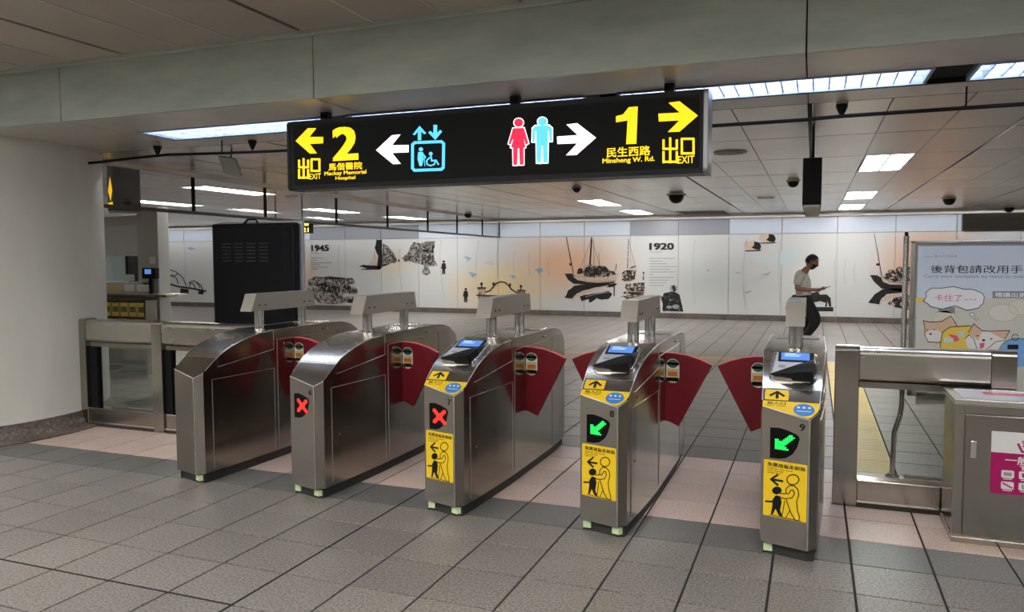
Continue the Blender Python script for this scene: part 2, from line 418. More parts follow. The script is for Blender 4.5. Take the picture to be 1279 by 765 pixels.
for (b, j) in sorted(lit):
    bx = -.05+1.6*(b-1); y0, y1 = rows[j], rows[j+1]
    add_light(bx+.8, (y0+y1)/2, .25, (y1-y0)/2-.006, CZ, LNAMES[(b, j)])
# smooth bands either side of the continuous louvred strip
for k, (xa, xb) in enumerate(((-25, -5.63), (-5.63, -3.225), (-3.225, -.06), (-.06, 6.2))):
    MB().box(xa+.004, xb-.004, 4.576, 5.17, CZ, CZ+.03).build('soffit_board', SOFF, ceil)
    MB().box(xa+.004, xb-.004, 5.62, 6.04, CZ, CZ+.03).build('soffit_board', SOFF, ceil)
MB().box(-25, -5.52, 5.172, 5.618, CZ, CZ+.03).build('soffit_board', SOFF, ceil)
MB().box(-5.52, 6.2, 5.6, 5.62, CZ-.012, CZ+.06).build('strip_edge_trim', BLACKM, ceil)
MB().box(-25, 6.2, 20.98, 21.08, 2.66, 2.75).build('edge_trim', CEILS, ceil)
mat_refl = mat('lamp_reflector', (.30, .40, .60), .4, 0)
FLB = mat('louvre_housing', (.30, .38, .52), .4)
def strip(xa, xb, label):
    r = empty('strip_light', ((xa+xb)/2, 5.385, CZ)); tag(r, label, 'ceiling light', 'louvred strip lights behind the beam')
    h = (xb-xa)/2; f = MB()
    f.box(-h, h, -.215, -.2, -.01, .19).box(-h, h, .2, .212, -.01, .19).box(-h, -h+.02, -.2, .2, -.004, .19).box(h-.02, h, -.2, .2, -.004, .19).box(-h, h, -.215, .212, .19, .20)
    f.build('housing', FLB, r)
    l = MB(); l.box(-h+.02, h-.02, -.004, .004, 0, .055); n = int((xb-xa)/.095)
    for i in range(1, n): x = -h+i*(xb-xa)/n; l.box(x-.004, x+.004, -.2, .2, 0, .055)
    l.build('louvre', LOUVER, r)
    for y in (-.1, .1): MB().tube([(-h+.03, y, .135), (h-.03, y, .135)], .017, 8).build('tube_lamp', LAMPS, r)
    MB().box(-h+.02, h-.02, -.2, .2, .175, .18).build('reflector', mat_refl, r)
strip(-5.5, -3.6, 'louvred strip light showing left of the exit sign'); strip(-3.38, -1.48, 'louvred strip light hidden above the exit sign')
strip(-1.26, .64, 'long louvred strip light just right of the exit sign'); strip(.86, 2.76, 'louvred strip light at the right frame edge past the black gap')
MB().box(.645, .855, 5.18, 5.6, CZ+.02, CZ+.06).build('recess_cover', DARKGAP, ceil)

# beam in front with vertical joints
beam = MB().box(-25, 6.2, 4.57, 4.7, 2.76, 3.3).build('beam', DARKGAP); struct(beam, 'grey-green rendered beam across the ceiling')
for k, (xa, xb) in enumerate(((-25, -5.63), (-5.63, -3.225), (-3.225, -.06), (-.06, 6.2))):
    MB().box(xa+.004, xb-.004, 4.55, 4.575, CZ, 3.185).build('beam_panel', BEAMM, beam, bevel=.004)
FZ = 3.18
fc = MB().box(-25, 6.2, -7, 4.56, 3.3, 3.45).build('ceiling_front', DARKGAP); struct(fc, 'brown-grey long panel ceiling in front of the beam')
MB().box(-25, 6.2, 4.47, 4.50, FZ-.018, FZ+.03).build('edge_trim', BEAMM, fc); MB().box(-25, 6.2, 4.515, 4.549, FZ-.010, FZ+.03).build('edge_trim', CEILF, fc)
flit = {(-8, 0), (-7, 0), (-6, 0), (-5, 0), (-4, 0), (-3, 0), (-2, 0), (-1, 0), (0, 0), (1, 0), (-5, -1), (-3, -1), (-1, -1), (1, -1)}  # leftmost pair of the nearer row is added to light the ticket booth
for b in range(-16, 4):
    bx = -.05+1.6*b
    for j, (ya, yb) in enumerate(((2.3, 4.46), (-.7, 2.29), (-3.8, -.71), (-6.9, -3.81))):
        for (xa, xb, mid) in ((bx+.02, bx+.545, 0), (bx+.562, bx+1.038, 1), (bx+1.055, bx+1.58, 0)):
            if xb > 6.2: continue
            if mid and j in (1, 2) and (b, 1-j) in flit: continue
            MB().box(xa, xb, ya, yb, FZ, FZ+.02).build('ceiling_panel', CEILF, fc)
    if bx+1.6 < 6.2:
        for xs in (bx+.546, bx+1.039): MB().box(xs, xs+.015, -6.9, 4.46, FZ-.004, FZ+.01).build('seam_strip', CEILS, fc)
fl = ['first', 'second', 'third', 'fourth', 'fifth', 'sixth', 'seventh', 'eighth', 'ninth', 'tenth', 'eleventh']
for n, (b, jj) in enumerate(sorted(flit)):
    bx = -.05+1.6*b; ya, yb = ((-.7, 2.29), (-3.8, -.71))[-jj]
    lx_ = sorted(q for q, w_ in flit if w_ == jj).index(b); add_light(bx+.8, (ya+yb)/2, .24, .75, FZ, 'lit panel in the front ceiling above the viewer, %s from left in the %s row' % (fl[lx_], ('nearer', 'rear')[-jj]), 'ceiling lights behind the viewer')

# ------------------------------------------------------------------ walls
wb = MB().box(-25, 6.2, 21.12, 21.3, 0, 3.0).build('wall_back', WALLP); struct(wb, 'long white mural wall with printed harbour scenes')
MP = 1.31; xs = [-.775+MP*k for k in range(-18, 6)]
pal = {}
for k, xa in enumerate(xs):
    kk = k-18; xb = xa+MP
    if xb > 6.2: xb = 6.2
    if xa < -25: xa = -25
    MB().box(xa+.006, xb-.006, 21.1, 21.12, .145, 2.24).build('mural_panel', MURAL, wb)
    um = UPGREY if kk in (-11, -10, -9, -3, -2, -1) else UPPALE
    if kk == -1: um = UPPALE
    if xa < 3.2: MB().box(xa+.012, min(xb, 3.26)-.012, 21.095, 21.12, 2.255, 2.655).build('upper_panel', um, wb)
MB().box(3.27, 6.2, 21.05, 21.12, 2.27, 2.66).build('upper_panel', mat('black_gloss_board', (.03, .026, .022), .15), wb)
bbo = MB()
for k, xa in enumerate(xs): bbo = MB().box(max(-25, xa)+.003, min(6.2, xa+MP)-.003, 21.05, 21.12, 0, .142).build('baseboard_stone', STONE, wb, bevel=.004)
wl = MB().box(-25.2, -25, -7, 21.3, 0, 3.3).build('wall_left', WALLP); struct(wl, 'plain wall at the far left end')
wr = MB().box(6.2, 6.4, -7, 21.3, 0, 3.3).build('wall_right', WALLP); struct(wr, 'plain wall at the far right')
wf = MB().box(-25, 6.2, -7.2, -7, 0, 3.4).build('wall_front', mat('dark_front_wall', (.10, .095, .09), .5)); struct(wf, 'plain wall behind the viewer')

# ---- printed pictures on the mural (flat print, on the wall plane)
WY = 21.098
def mw(px, py):
    p = at(px, py, WY); return (p.x, p.z)
WF = Frame((0, WY, 0), (1, 0, 0), (0, 0, 1))
_lay = [0]
def pr(name, m, polys, lay=1):
    mb = MB()
    for p in polys:
        mb.prism([mw(*q) for q in p], lambda u, v, c: (u, WY-.001-c-.0015*lay, v), 0, .001)
    return mb.build(name, m, wb)
def jag(pts, amp, seed, sub=3):
    r = random.Random(seed); o = []
    for i, (x, y) in enumerate(pts):
        x2, y2 = pts[(i+1) % len(pts)]
        for s in range(sub):
            t = s/sub; o.append((x+(x2-x)*t+(r.random()-.5)*amp*(s > 0), y+(y2-y)*t+(r.random()-.5)*amp*(s > 0)))
    return o
def c5(x, y): return (700+x/7.288, 290+y/7.288)      # reading frames of the enlarged views
def c4(x, y): return (560+x/7.65, 290+y/7.65)
def c3(x, y): return (370+x/6.732, 290+y/6.732)
def c8(x, y): return (1060+x/5.84, 270+y/5.84)
def c6(x, y): return (870+x/6.377, 270+y/6.377)
def c1(x, y): return (120+x/6.373, 300+y/6.373)
C = lambda f, l: [f(*p) for p in l]
# big junk
pr('printed_boat', PRBLK, [C(c5, [(38, 380), (110, 378), (140, 400), (165, 440), (250, 458), (340, 462), (505, 452), (480, 468), (240, 478), (120, 472), (70, 435)])])
pr('printed_boat', PRCREAM, [C(c5, [(112, 385), (145, 415), (220, 430), (360, 425), (460, 415), (520, 370), (530, 385), (505, 450), (340, 462), (250, 458), (160, 440), (125, 415)])], 2)
pr('printed_boat', HULL, [jag(C(c5, [(150, 375), (170, 330), (200, 335), (205, 365), (225, 330), (270, 290), (330, 308), (410, 312), (440, 345), (490, 355), (505, 385), (460, 400), (400, 412), (300, 415), (220, 395)]), 1.6, 3)], 3)
pr('printed_mast', PRBLK, [C(c5, [(52, 45), (58, 45), (122, 375), (114, 375)]), C(c5, [(280, 50), (291, 50), (276, 300), (262, 300)]), C(c5, [(302, 60), (304, 60), (308, 300), (304, 300)]),
    C(c5, [(80, 285), (105, 285), (108, 305), (84, 305)]), C(c5, [(508, 290), (514, 292), (505, 350), (498, 350)])], 3)
pr('printed_reflection', PRBLK, [jag(C(c5, [(36, 600), (70, 530), (130, 488), (220, 478), (440, 470), (520, 470), (480, 500), (360, 500), (220, 530), (150, 560), (112, 605)]), 1.2, 5),
    jag(C(c5, [(180, 585), (300, 560), (440, 535), (470, 560), (440, 610), (380, 620), (330, 600), (268, 645), (255, 610), (190, 630)]), 2.0, 6), C(c5, [(484, 480), (494, 480), (494, 585), (484, 585)])], 1)
pr('printed_reflection', PRCREAM, [C(c5, [(108, 640), (118, 590), (160, 555), (300, 512), (430, 485), (440, 490), (330, 525), (200, 560), (130, 600)])], 2)
# second junk and its reflection
pr('printed_boat', HULL, [jag(C(c5, [(552, 375), (610, 345), (650, 350), (690, 345), (680, 430), (600, 455), (560, 440), (570, 400)]), 1.6, 8), C(c5, [(622, 335), (645, 318), (685, 305), (688, 315), (650, 335)]),
    C(c5, [(617, 60), (621, 60), (614, 340), (607, 340)]), C(c5, [(750, 365), (758, 358), (764, 372), (760, 440), (750, 440)])], 2)
pr('printed_reflection', HULL, [jag(C(c5, [(590, 470), (766, 460), (766, 625), (650, 628), (580, 655), (560, 648), (600, 600), (545, 592), (610, 570), (560, 555), (620, 530), (590, 505)]), 2.4, 9)], 2)
# seated man
pr('printed_seated_man', FIGURE, [jag(C(c5, [(908, 578), (930, 590), (940, 560), (990, 545), (1050, 548), (1085, 570), (1100, 640), (1120, 725), (932, 722), (928, 640)]), 1.0, 11)], 2)
pr('printed_seated_man', PRGREY, [C(c5, ell(1030, 512, 36, 32, 14)), C(c5, ell(1050, 680, 34, 20, 12)), C(c5, ell(990, 684, 26, 14, 10))], 3)
pr('printed_seated_man', PRBLK, [C(c5, [(1012, 492), (1040, 486), (1052, 520), (1046, 545), (1026, 538)])], 4)
def mtext(s, x0, y0, x1, y1, m=PRBLK, bold=0.):   # print between two photo points (x0,y0 top-left)
    a, b = mw(x0, y1), mw(x1, y0); return text(WF, s, (a[0], b[0], a[1], b[1]), 'printed_lettering', m, wb, bold=bold, t=.006)
mtext('1920', 811, 303.5, 842, 312.5, bold=.045); mtext('1945', 389, 306, 411, 314, bold=.045)
mtext('大稻埕碼頭', 811.5, 314, 827, 316.5, PRGREY); mtext('雙連街景', 389.5, 315, 403, 317, PRGREY)
def lines(x, ys, ws, m=PRGREY):
    pr('printed_text_lines', m, [[(x, y), (x+w, y), (x+w, y+.9), (x, y+.9)] for y, w in zip(ys, ws)], 2)
lines(811, [322.5+3.4*i for i in range(11)], [32, 17, 22, 34, 26, 32, 5, 31, 24, 21, 18]); lines(389, [322, 325, 328, 330.5, 333.5, 336], [14, 8, 25, 11, 21, 8])
# gateway
pr('printed_gateway', GATEP, [C(c4, [(270, 655), (285, 655), (285, 540), (355, 540), (355, 600), (660, 610), (665, 555), (732, 560), (740, 630), (600, 632), (500, 655)]),], 2)
arch = [(355, 575), (400, 560), (432, 520), (455, 492), (500, 475), (545, 484), (580, 515), (600, 545), (640, 572), (665, 580)]
pr('printed_gateway', PRBLK, [C(c4, q) for q in stroke(arch, 13)]+[C(c4, [(268, 598), (745, 622), (745, 634), (268, 612)]), C(c4, [(275, 528), (360, 528), (360, 542), (275, 542)]), C(c4, [(658, 550), (738, 554), (738, 566), (658, 562)])]
   + [C(c4, ell(318, 497, 13, 17, 10)), C(c4, ell(432, 497, 12, 18, 10)), C(c4, ell(590, 505, 10, 18, 10)), C(c4, ell(694, 520, 12, 16, 10)), C(c4, rect(313, 323, 505, 530)), C(c4, rect(689, 699, 530, 552))], 3)
def standing(cx, top, h, f):
    k = h/100.
    return [C(f, ell(cx, top+9*k, 9*k, 9*k, 10)), C(f, [(cx-12*k, top+20*k), (cx+12*k, top+20*k), (cx+18*k, top+60*k), (cx+10*k, top+62*k), (cx+11*k, top+100*k), (cx+2*k, top+100*k), (cx, top+70*k), (cx-3*k, top+100*k), (cx-12*k, top+100*k), (cx-11*k, top+62*k), (cx-20*k, top+58*k)])]
pr('printed_figure', PRBLK, standing(167, 535, 138, c4), 2); pr('printed_figure', PRBLK, standing(1241, 238, 118, c3), 2)
# birds
for n, (x, y, s) in enumerate(((190, 250, 1.0), (235, 402, 1.1), (620, 425, .8), (868, 370, 1.0))):
    pr('printed_bird', PRBLUE, [C(c4, [(x-45*s, y-14*s), (x-5*s, y-16*s), (x+12*s, y-30*s*(n == 3)-6), (x+40*s, y), (x+12*s, y+14*s), (x-5*s, y+34*s), (x-14*s, y+8*s)])], 2)
pr('printed_bird', PRSMOKE, [C(c4, [(330, 295), (400, 275), (440, 300), (425, 325), (380, 310)])], 2)
# street view with buildings
pr('printed_street', STREET, [jag(C(c3, [(728, 95), (760, 110), (800, 150), (845, 225), (840, 245), (725, 295)]), 1.2, 21), jag(C(c3, [(885, 220), (930, 190), (965, 110), (990, 85), (1045, 95), (1045, 270), (960, 245)]), 1.2, 22),
    jag(C(c3, [(1050, 90), (1175, 75), (1150, 130), (1165, 240), (1190, 285), (1110, 285), (1130, 350), (1095, 368), (1060, 345), (1075, 280), (1050, 275)]), 2, 23)], 2)
pr('printed_street', PRBLK, [jag(C(c3, [(675, 62), (722, 64), (725, 290), (700, 312), (680, 300), (690, 200), (660, 130)]), 1.2, 24), jag(C(c3, [(530, 288), (560, 276), (600, 280), (640, 282), (690, 280), (720, 300), (700, 318), (530, 318), (600, 305)]), 1, 25),
    C(c3, ell(862, 241, 7, 12, 8))], 3)
pr('printed_street', PRCREAM, [C(c3, [(655, 150), (676, 200), (682, 275), (600, 278), (640, 240)])], 1)
rq = random.Random(77)
def facade(xa, xb, ytop, ybot, n, ms):
    for m_ in ms:
        ps_ = []
        for _ in range(n):
            t = rq.random(); x = xa+(xb-xa)*t; yt, yb = ytop(t), ybot(t); y = yt+(yb-yt)*rq.random(); w_ = 5+rq.random()*7; h_ = 4+rq.random()*16
            ps_.append([c3(x, y), c3(x+w_, y+1), c3(x+w_, y+h_), c3(x, y+h_)])
        pr('printed_windows', m_, ps_, 4)
facade(735, 835, lambda t: 105+110*t, lambda t: 275-35*t, 34, (PRBLK, PRGREY, PRCREAM)); facade(905, 1035, lambda t: 215-115*t, lambda t: 240+20*t, 34, (PRBLK, PRGREY, PRCREAM))
facade(1055, 1160, lambda t: 95-5*t, lambda t: 265, 40, (PRBLK, PRGREY, PRBLK)); facade(160, 480, lambda t: 385, lambda t: 530, 46, (PRBLK, PRCREAM, PRGREY))
def rig(lines_, f_, wd=2.2, m_=None): pr('printed_rigging', m_ or PRBLK, [[f_(*p) for p in q] for l_ in lines_ for q in stroke(l_, wd)], 5)
rig([[(122, 390), (160, 405), (300, 408), (460, 400)], [(150, 440), (250, 452), (380, 450), (500, 440)], [(285, 60), (360, 310)], [(285, 60), (180, 330)], [(352, 190), (356, 330)], [(200, 340), (245, 300), (290, 296)], [(225, 415), (225, 375)], [(300, 412), (300, 370)], [(370, 425), (370, 380)], [(430, 430), (435, 370)],
     [(618, 60), (690, 345)], [(560, 400), (690, 400)], [(580, 430), (680, 425)]], c5)
rig([[(130, 395), (165, 430), (260, 444), (400, 440), (500, 425)], [(180, 560), (300, 520), (430, 492)], [(230, 590), (330, 565), (450, 545)], [(600, 500), (760, 500)], [(590, 540), (760, 545)], [(600, 585), (760, 580)]], c5, 4, PRCREAM)
pr('printed_boat', PRBLK, [C(c5, rect(235, 262, 320, 372)), C(c5, rect(300, 345, 330, 395)), C(c5, [(360, 320), (430, 330), (440, 365), (370, 360)]), C(c5, [(150, 380), (162, 335), (178, 335), (172, 385)])], 4)
rig([[(240, 440), (300, 478), (420, 492), (560, 494)], [(260, 460), (330, 400)], [(340, 480), (340, 400)], [(395, 490), (395, 380)]], c8, 4)
# rocks and driftwood
pr('printed_rocks', ROCK, [jag(C(c3, [(90, 480), (110, 400), (170, 375), (330, 380), (470, 385), (490, 420), (440, 440), (520, 490), (520, 512), (400, 512), (380, 540), (480, 545), (555, 600), (200, 598), (150, 560), (140, 500)]), 3.2, 31)], 2)
pr('printed_rocks', PRBLK, [jag(C(c3, [(160, 376), (330, 378), (470, 390), (470, 402), (300, 400), (180, 386)]), 1.4, 32), jag(C(c3, [(380, 430), (440, 450), (520, 498), (470, 510), (400, 470)]), 1.4, 33), jag(C(c3, [(150, 440), (250, 420), (370, 480), (350, 540), (260, 500)]), 2.4, 34),
    jag(C(c3, [(440, 560), (480, 560), (555, 600), (440, 598)]), .8, 35)], 3)
# branch bridge far left
br = [(560, 345), (660, 372), (760, 385), (875, 408)]
arcs = [[(575, 232), (640, 255), (690, 300), (720, 365)], [(600, 275), (640, 305), (655, 350)], [(590, 285), (620, 290), (650, 270)], [(745, 370), (750, 335), (780, 325), (810, 345), (825, 380)], [(740, 340), (775, 350), (790, 380)], [(800, 335), (835, 360), (850, 400)]]
pr('printed_branch', PRBLK, [C(c1, q) for q in stroke(br, 13)]+[C(c1, q) for a in arcs for q in stroke(a, 7)]+[C(c1, [(672, 385), (738, 395), (735, 430), (670, 430)]), C(c1, [(815, 405), (858, 410), (856, 432), (815, 432)])], 2)
pr('printed_bird', PRBLUE, [C(c1, [(720, 65), (750, 55), (795, 68), (760, 82)])], 2)
# right boat
pr('printed_boat', PRBLK, [C(c8, [(155, 432), (205, 432), (240, 450), (275, 480), (400, 505), (400, 552), (240, 530), (185, 480)]), jag(C(c8, [(142, 632), (190, 570), (245, 535), (400, 528), (400, 555), (275, 570), (235, 610), (222, 645), (190, 640)]), .8, 41)], 1)
pr('printed_boat', HULL, [jag(C(c8, [(255, 445), (290, 395), (320, 390), (345, 415), (345, 385), (400, 362), (560, 380), (560, 480), (330, 478)]), 1.6, 42), jag(C(c8, [(285, 640), (330, 600), (400, 580), (560, 590), (560, 690), (380, 675), (330, 660)]), 1.6, 43)], 2)
pr('printed_boat', PRCREAM, [C(c8, [(235, 440), (245, 440), (275, 480), (345, 490), (560, 490), (560, 506), (300, 500), (250, 480)]), C(c8, [(218, 675), (228, 630), (275, 585), (400, 556), (560, 550), (560, 560), (330, 580), (245, 625)])], 3)
pr('printed_mast', PRBLK, [C(c8, [(184, 128), (188, 128), (244, 436), (237, 436)]), C(c8, ell(213, 354, 14, 10, 10)), C(c8, [(426, 128), (438, 126), (432, 172), (420, 172)]), C(c8, [(795, 152), (798, 152), (798, 170), (795, 170)])], 3)
# pebbles
for (x, y) in ((447, 238), (563, 177)):
    pr('printed_pebble', PRCREAM, [C(c6, ell(x, y, 66, 40, 18))], 1); pr('printed_pebble', PRBLK, [jag(C(c6, [(x+10, y-38), (x+50, y-28), (x+68, y), (x+55, y+30), (x+15, y+26), (x-8, y+10), (x+12, y-10)]), 1, 51), C(c6, [(x-65, y+36), (x+80, y+32), (x+60, y+40), (x-50, y+43)])], 2)
# ink swirls
pr('printed_ink_swirl', PRSMOKE, [jag(C(c6, [(360, 540), (440, 500), (560, 450), (600, 440), (560, 490), (450, 540), (340, 600), (270, 590), (300, 560)]), 1.4, 61), C(c6, [(80, 430), (150, 440), (240, 455), (150, 465), (95, 450)])], 1)
pr('printed_ink_swirl', PRGREY, [C(c6, [(305, 448), (350, 450), (355, 458), (320, 458)]), C(c6, [(530, 470), (590, 445), (575, 465), (545, 475)]), C(c6, [(375, 612), (440, 590), (430, 608), (395, 618)]), C(c6, [(78, 425), (92, 424), (110, 442), (90, 440)]), C(c6, [(535, 415), (570, 415), (560, 420)])], 2)
pr('printed_ink_swirl', PRPALE, [C(c6, [(460, 300), (620, 320), (700, 260), (800, 250), (800, 400), (700, 400), (600, 360), (480, 370)])], 0)
# ox on a stand
def c7(x, y): return (970+x/6.38, 305+y/6.38)
pr('printed_ox', PRBLK, [C(c7, [(72, 498), (90, 500), (300, 502), (452, 504), (452, 538), (300, 536), (72, 528)]), C(c7, [(92, 455), (130, 405), (200, 400), (330, 380), (345, 402), (400, 402), (430, 430), (436, 500), (420, 500), (405, 455), (400, 500), (385, 500), (392, 470), (350, 455), (300, 465), (230, 470), (150, 500), (135, 500), (140, 450), (100, 462)])], 2)
# long thin curved lines
cl = []
for (x, pts) in ((0, [(424, 305), (421, 330), (425, 345)]), (0, [(500, 310), (497, 335), (503, 368)]), (0, [(551, 300), (547, 330), (555, 372)]), (0, [(598, 300), (594, 325), (594, 350)]), (0, [(623, 300), (619, 325), (622, 345)]), (0, [(643, 312), (640, 330), (643, 345)]), (0, [(661, 315), (659, 330), (662, 345)]), (0, [(685, 322), (684, 335), (686, 346)]),
                 (0, [(868, 300), (863, 330), (868, 380)]), (0, [(933, 300), (924, 340), (931, 382)]), (0, [(975, 300), (970, 335), (974, 378)]), (0, [(1044, 318), (1040, 340), (1044, 358)]), (0, [(1057, 322), (1053, 340), (1056, 355)]), (0, [(1068, 328), (1065, 342), (1068, 352)])):
    m1 = []
    for i in range(9):
        t = i/8; a, b, c_ = pts; m1.append(((1-t)**2*a[0]+2*t*(1-t)*b[0]+t*t*c_[0], (1-t)**2*a[1]+2*t*(1-t)*b[1]+t*t*c_[1]))
    cl += stroke(m1, .45)
pr('printed_curves', PRLINE, cl, 2)

# ------------------------------------------------------------------ round column
col = MB(); ccx, ccy, cr = -8.15, 5.2, 1.45
col.lathe([(cr, .14), (cr, CZ)], (ccx, ccy, 0), 72)
co = col.build('column', COLM, smooth=40); struct(co, 'big round cream column at left')
MB().lathe([(cr+.17, 0), (cr+.17, .012), (cr+.06, .03), (cr+.02, .09), (cr+.012, .15), (cr+.0, .155)], (ccx, ccy, 0), 72).build('stone_skirt', STONE, co, smooth=50)

# ------------------------------------------------------------------ fare gates
YR = 5.5   # root depth
prof = [(4.37, .782), (4.42, .816), (4.44, .831), (4.476, .858), (4.53, .897), (4.61, .948), (4.70, .985), (4.80, 1.015), (4.90, 1.037), (5.02, 1.057), (5.17, 1.07), (6.05, 1.07), (6.18, 1.06), (6.32, 1.03), (6.44, .98), (6.54, .90), (6.60, .82), (6.63, .76)]
def zt(y):
    y = min(max(y, prof[0][0]), prof[-1][0])
    for (a, za), (b, zb) in zip(prof[:-1], prof[1:]):
        if a <= y <= b: return za+(zb-za)*(y-a)/(b-a)
RS = [(4.37, .0975), (4.42, .1425), (4.60, .156), (4.90, .172), (5.17, .1825), (6.05, .1825), (6.32, .172), (6.50, .155), (6.60, .12), (6.63, .09)]
LS = [(4.44, -.1475), (4.46, -.150), (4.60, -.158), (4.90, -.172), (5.17, -.1825), (6.05, -.1825), (6.32, -.172), (6.50, -.155), (6.60, -.12), (6.63, -.09)]
def xside(S, y):
    y = min(max(y, S[0][0]), S[-1][0])
    for (a, xa), (b, xb) in zip(S[:-1], S[1:]):
        if a <= y <= b: return xa+(xb-xa)*(y-a)/(b-a)
def side_plate(S, sgn, ya, yb, zlo, zhi, off=.003, extra=()):
    ys = sorted(set([ya, yb]+[y for y, _ in prof if ya < y < yb]+[y for y, _ in S if ya < y < yb]+list(extra))); mb = MB(); n = len(ys); vs = []
    for y in ys:
        x = xside(S, y); vs += [(x-sgn*.004, y-YR, zlo(y)), (x+sgn*off, y-YR, zlo(y)), (x+sgn*off, y-YR, zhi(y)), (x-sgn*.004, y-YR, zhi(y))]
    fs = [(0, 1, 2, 3), tuple(4*(n-1)+k for k in (3, 2, 1, 0))]
    for i in range(n-1):
        for k in range(4): fs.append((4*i+k, 4*i+(k+1) % 4, 4*(i+1)+(k+1) % 4, 4*(i+1)+k))
    return mb.add(vs, fs)
BARM = mat('satin_bar_steel', (.56, .53, .475), .34, 1.0)
def gate(cx, label, disp=None, num=None, stickers=False, flaps=(1,)):
    r = empty('fare_gate', (cx, YR, 0)); tag(r, label, 'fare gate', 'row of fare gates')
    ys = sorted(set([p[0] for p in prof]+[p[0] for p in RS]+[p[0] for p in LS if p[0] > 4.45]))
    ring_r = [(y, xside(RS, y)) for y in ys]; ring_l = [(y if y > 4.45 else 4.44, xside(LS, max(y, 4.44))) for y in ys]
    vs = []; fs = []; n = len(ys)
    for (yr, xr), (yl, xl) in zip(ring_r, ring_l): vs += [(xr, yr-YR, .07), (xr, yr-YR, zt(yr)), (xl, yl-YR, zt(yl)), (xl, yl-YR, .07)]
    for i in range(n-1):
        a, b = 4*i, 4*(i+1)
        fs += [(a, b, b+1, a+1), (a+1, b+1, b+2, a+2), (a+2, b+2, b+3, a+3), (a+3, b+3, b, a)]
    fs += [(0, 1, 2, 3), tuple(4*(n-1)+k for k in (3, 2, 1, 0))]
    me = MB().add(vs, fs); o = me.build('body', STEEL, r)
    bb = bmesh.new(); bb.from_mesh(o.data); bmesh.ops.remove_doubles(bb, verts=bb.verts, dist=.0005); bmesh.ops.dissolve_degenerate(bb, dist=.0003, edges=bb.edges); bmesh.ops.recalc_face_normals(bb, faces=bb.faces); bb.to_mesh(o.data); bb.free()
    o.data.polygons.foreach_set('use_smooth', [True]*len(o.data.polygons)); o.data.set_sharp_from_angle(angle=math.radians(22))
    # curved hood cover lying on the sloped front
    hv = []; hf = []; hy = [4.552, 4.57, 4.61, 4.70, 4.80, 4.90, 5.02, 5.17] 
    for y in hy:
        xl, xr = xside(LS, y)+.002, xside(RS, y)-.002
        hv += [(xl, y-YR, zt(y)-.004), (xl, y-YR, zt(y)+.003), (xr, y-YR, zt(y)+.003), (xr, y-YR, zt(y)-.004)]
    for i in range(len(hy)-1):
        a = 4*i; hf += [(a+k, a+(k+1) % 4, a+4+(k+1) % 4, a+4+k) for k in range(4)]
    hf += [(0, 1, 2, 3), tuple(4*(len(hy)-1)+k for k in (3, 2, 1, 0))]
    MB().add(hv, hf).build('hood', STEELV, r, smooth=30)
    for S, s in ((RS, 1), (LS, -1)):
        lo = lambda y: .085
        side_plate(S, s, 4.50, 5.165, lambda y: .095, lambda y: .757 if y > 4.55 else .757).build('service_door', STEEL, r)
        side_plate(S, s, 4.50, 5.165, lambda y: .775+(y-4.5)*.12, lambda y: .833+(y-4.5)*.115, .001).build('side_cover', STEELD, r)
        side_plate(S, s, 4.56, 5.165, lambda y: .846+(y-4.55)*.11, lambda y: zt(y)-.006, .003).build('hood_side', STEEL, r)
        side_plate(S, s, 5.21, 6.04, lambda y: .095, lambda y: .985, .003).build('side_panel', STEEL, r)
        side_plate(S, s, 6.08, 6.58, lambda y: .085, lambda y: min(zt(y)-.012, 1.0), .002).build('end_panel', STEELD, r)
        def ed(pl_, rr=.0016, off=.003):
            e_ = MB().tube([(xside(S, y)+s*off, y-YR, z) for y, z in pl_], rr, 6); return e_.build('edge_highlight', EDGE, r, smooth=60)  # bright tubes added so the polished panel edges show highlights
        ed([(4.50, .095), (4.50, .757)]); ed([(4.50, .757), (4.6, .757), (4.9, .757), (5.165, .757)]); ed([(4.56, .846), (4.75, .867), (4.9, .8835), (5.165, .912)], .0022)
        ed([(5.165, .912), (5.165, 1.066)], .0018); ed([(5.165, .10), (5.165, .757)]); ed([(5.21, .095), (5.21, .985)], .0014); ed([(5.21, .985), (5.6, .985), (6.04, .985)], .0014)
        hp_ = [(y, zt(y)) for y, _ in prof if y >= (4.44 if s > 0 else 4.46)]; ed(hp_, .0028, -.001)
        lkx = xside(S, 4.58); MB().tube([(lkx, 4.575-YR, .42), (lkx+s*.007, 4.575-YR, .42)], .008, 12).build('lock', CHROME, r)
        for (y, z) in ((4.62, .805), (4.80, .83), (4.98, .85)): MB().tube([(xside(S, y), y-YR, z), (xside(S, y)+s*.004, y-YR, z)], .006, 10).build('sensor_eye', BLACK, r)
        for (y, z) in ((5.30, .95), (5.85, 1.02), (5.92, 1.02)): MB().tube([(xside(S, y), y-YR, z), (xside(S, y)+s*.005, y-YR, z)], .006, 10).build('screw', CHROME if y < 5.8 or y > 5.9 else BLACK, r)
    MB().tube([(.0975, 4.37-YR, .072), (.0975, 4.37-YR, .782)], .0035, 8).build('edge_highlight', EDGE, r, smooth=60)  # front corner highlight, built as a bright tube
    MB().tube([(-.1475, 4.44-YR, .831), (.0975, 4.37-YR, .782), (.1425, 4.42-YR, .816)], .0022, 6).build('edge_highlight', EDGE, r, smooth=60)
    # dark plinth with pale corner markers
    pl = [(x*.90, y-YR) for y, x in RS[1:]]+[(x*.90, y-YR) for y, x in reversed(LS[1:])]
    pl = [(x, min(max(y, 4.42-YR), 6.58-YR)) for x, y in pl]
    MB().prism([(-.125, 4.475-YR), (.088, 4.41-YR)]+pl, lambda u, v, w_: (u, v, w_), 0, .072).build('plinth', PLINTH, r)
    F = Frame((-.1475, 4.44-YR, 0), (.245, -.07, 0), (0, 0, 1)); W = math.hypot(.245, .07)
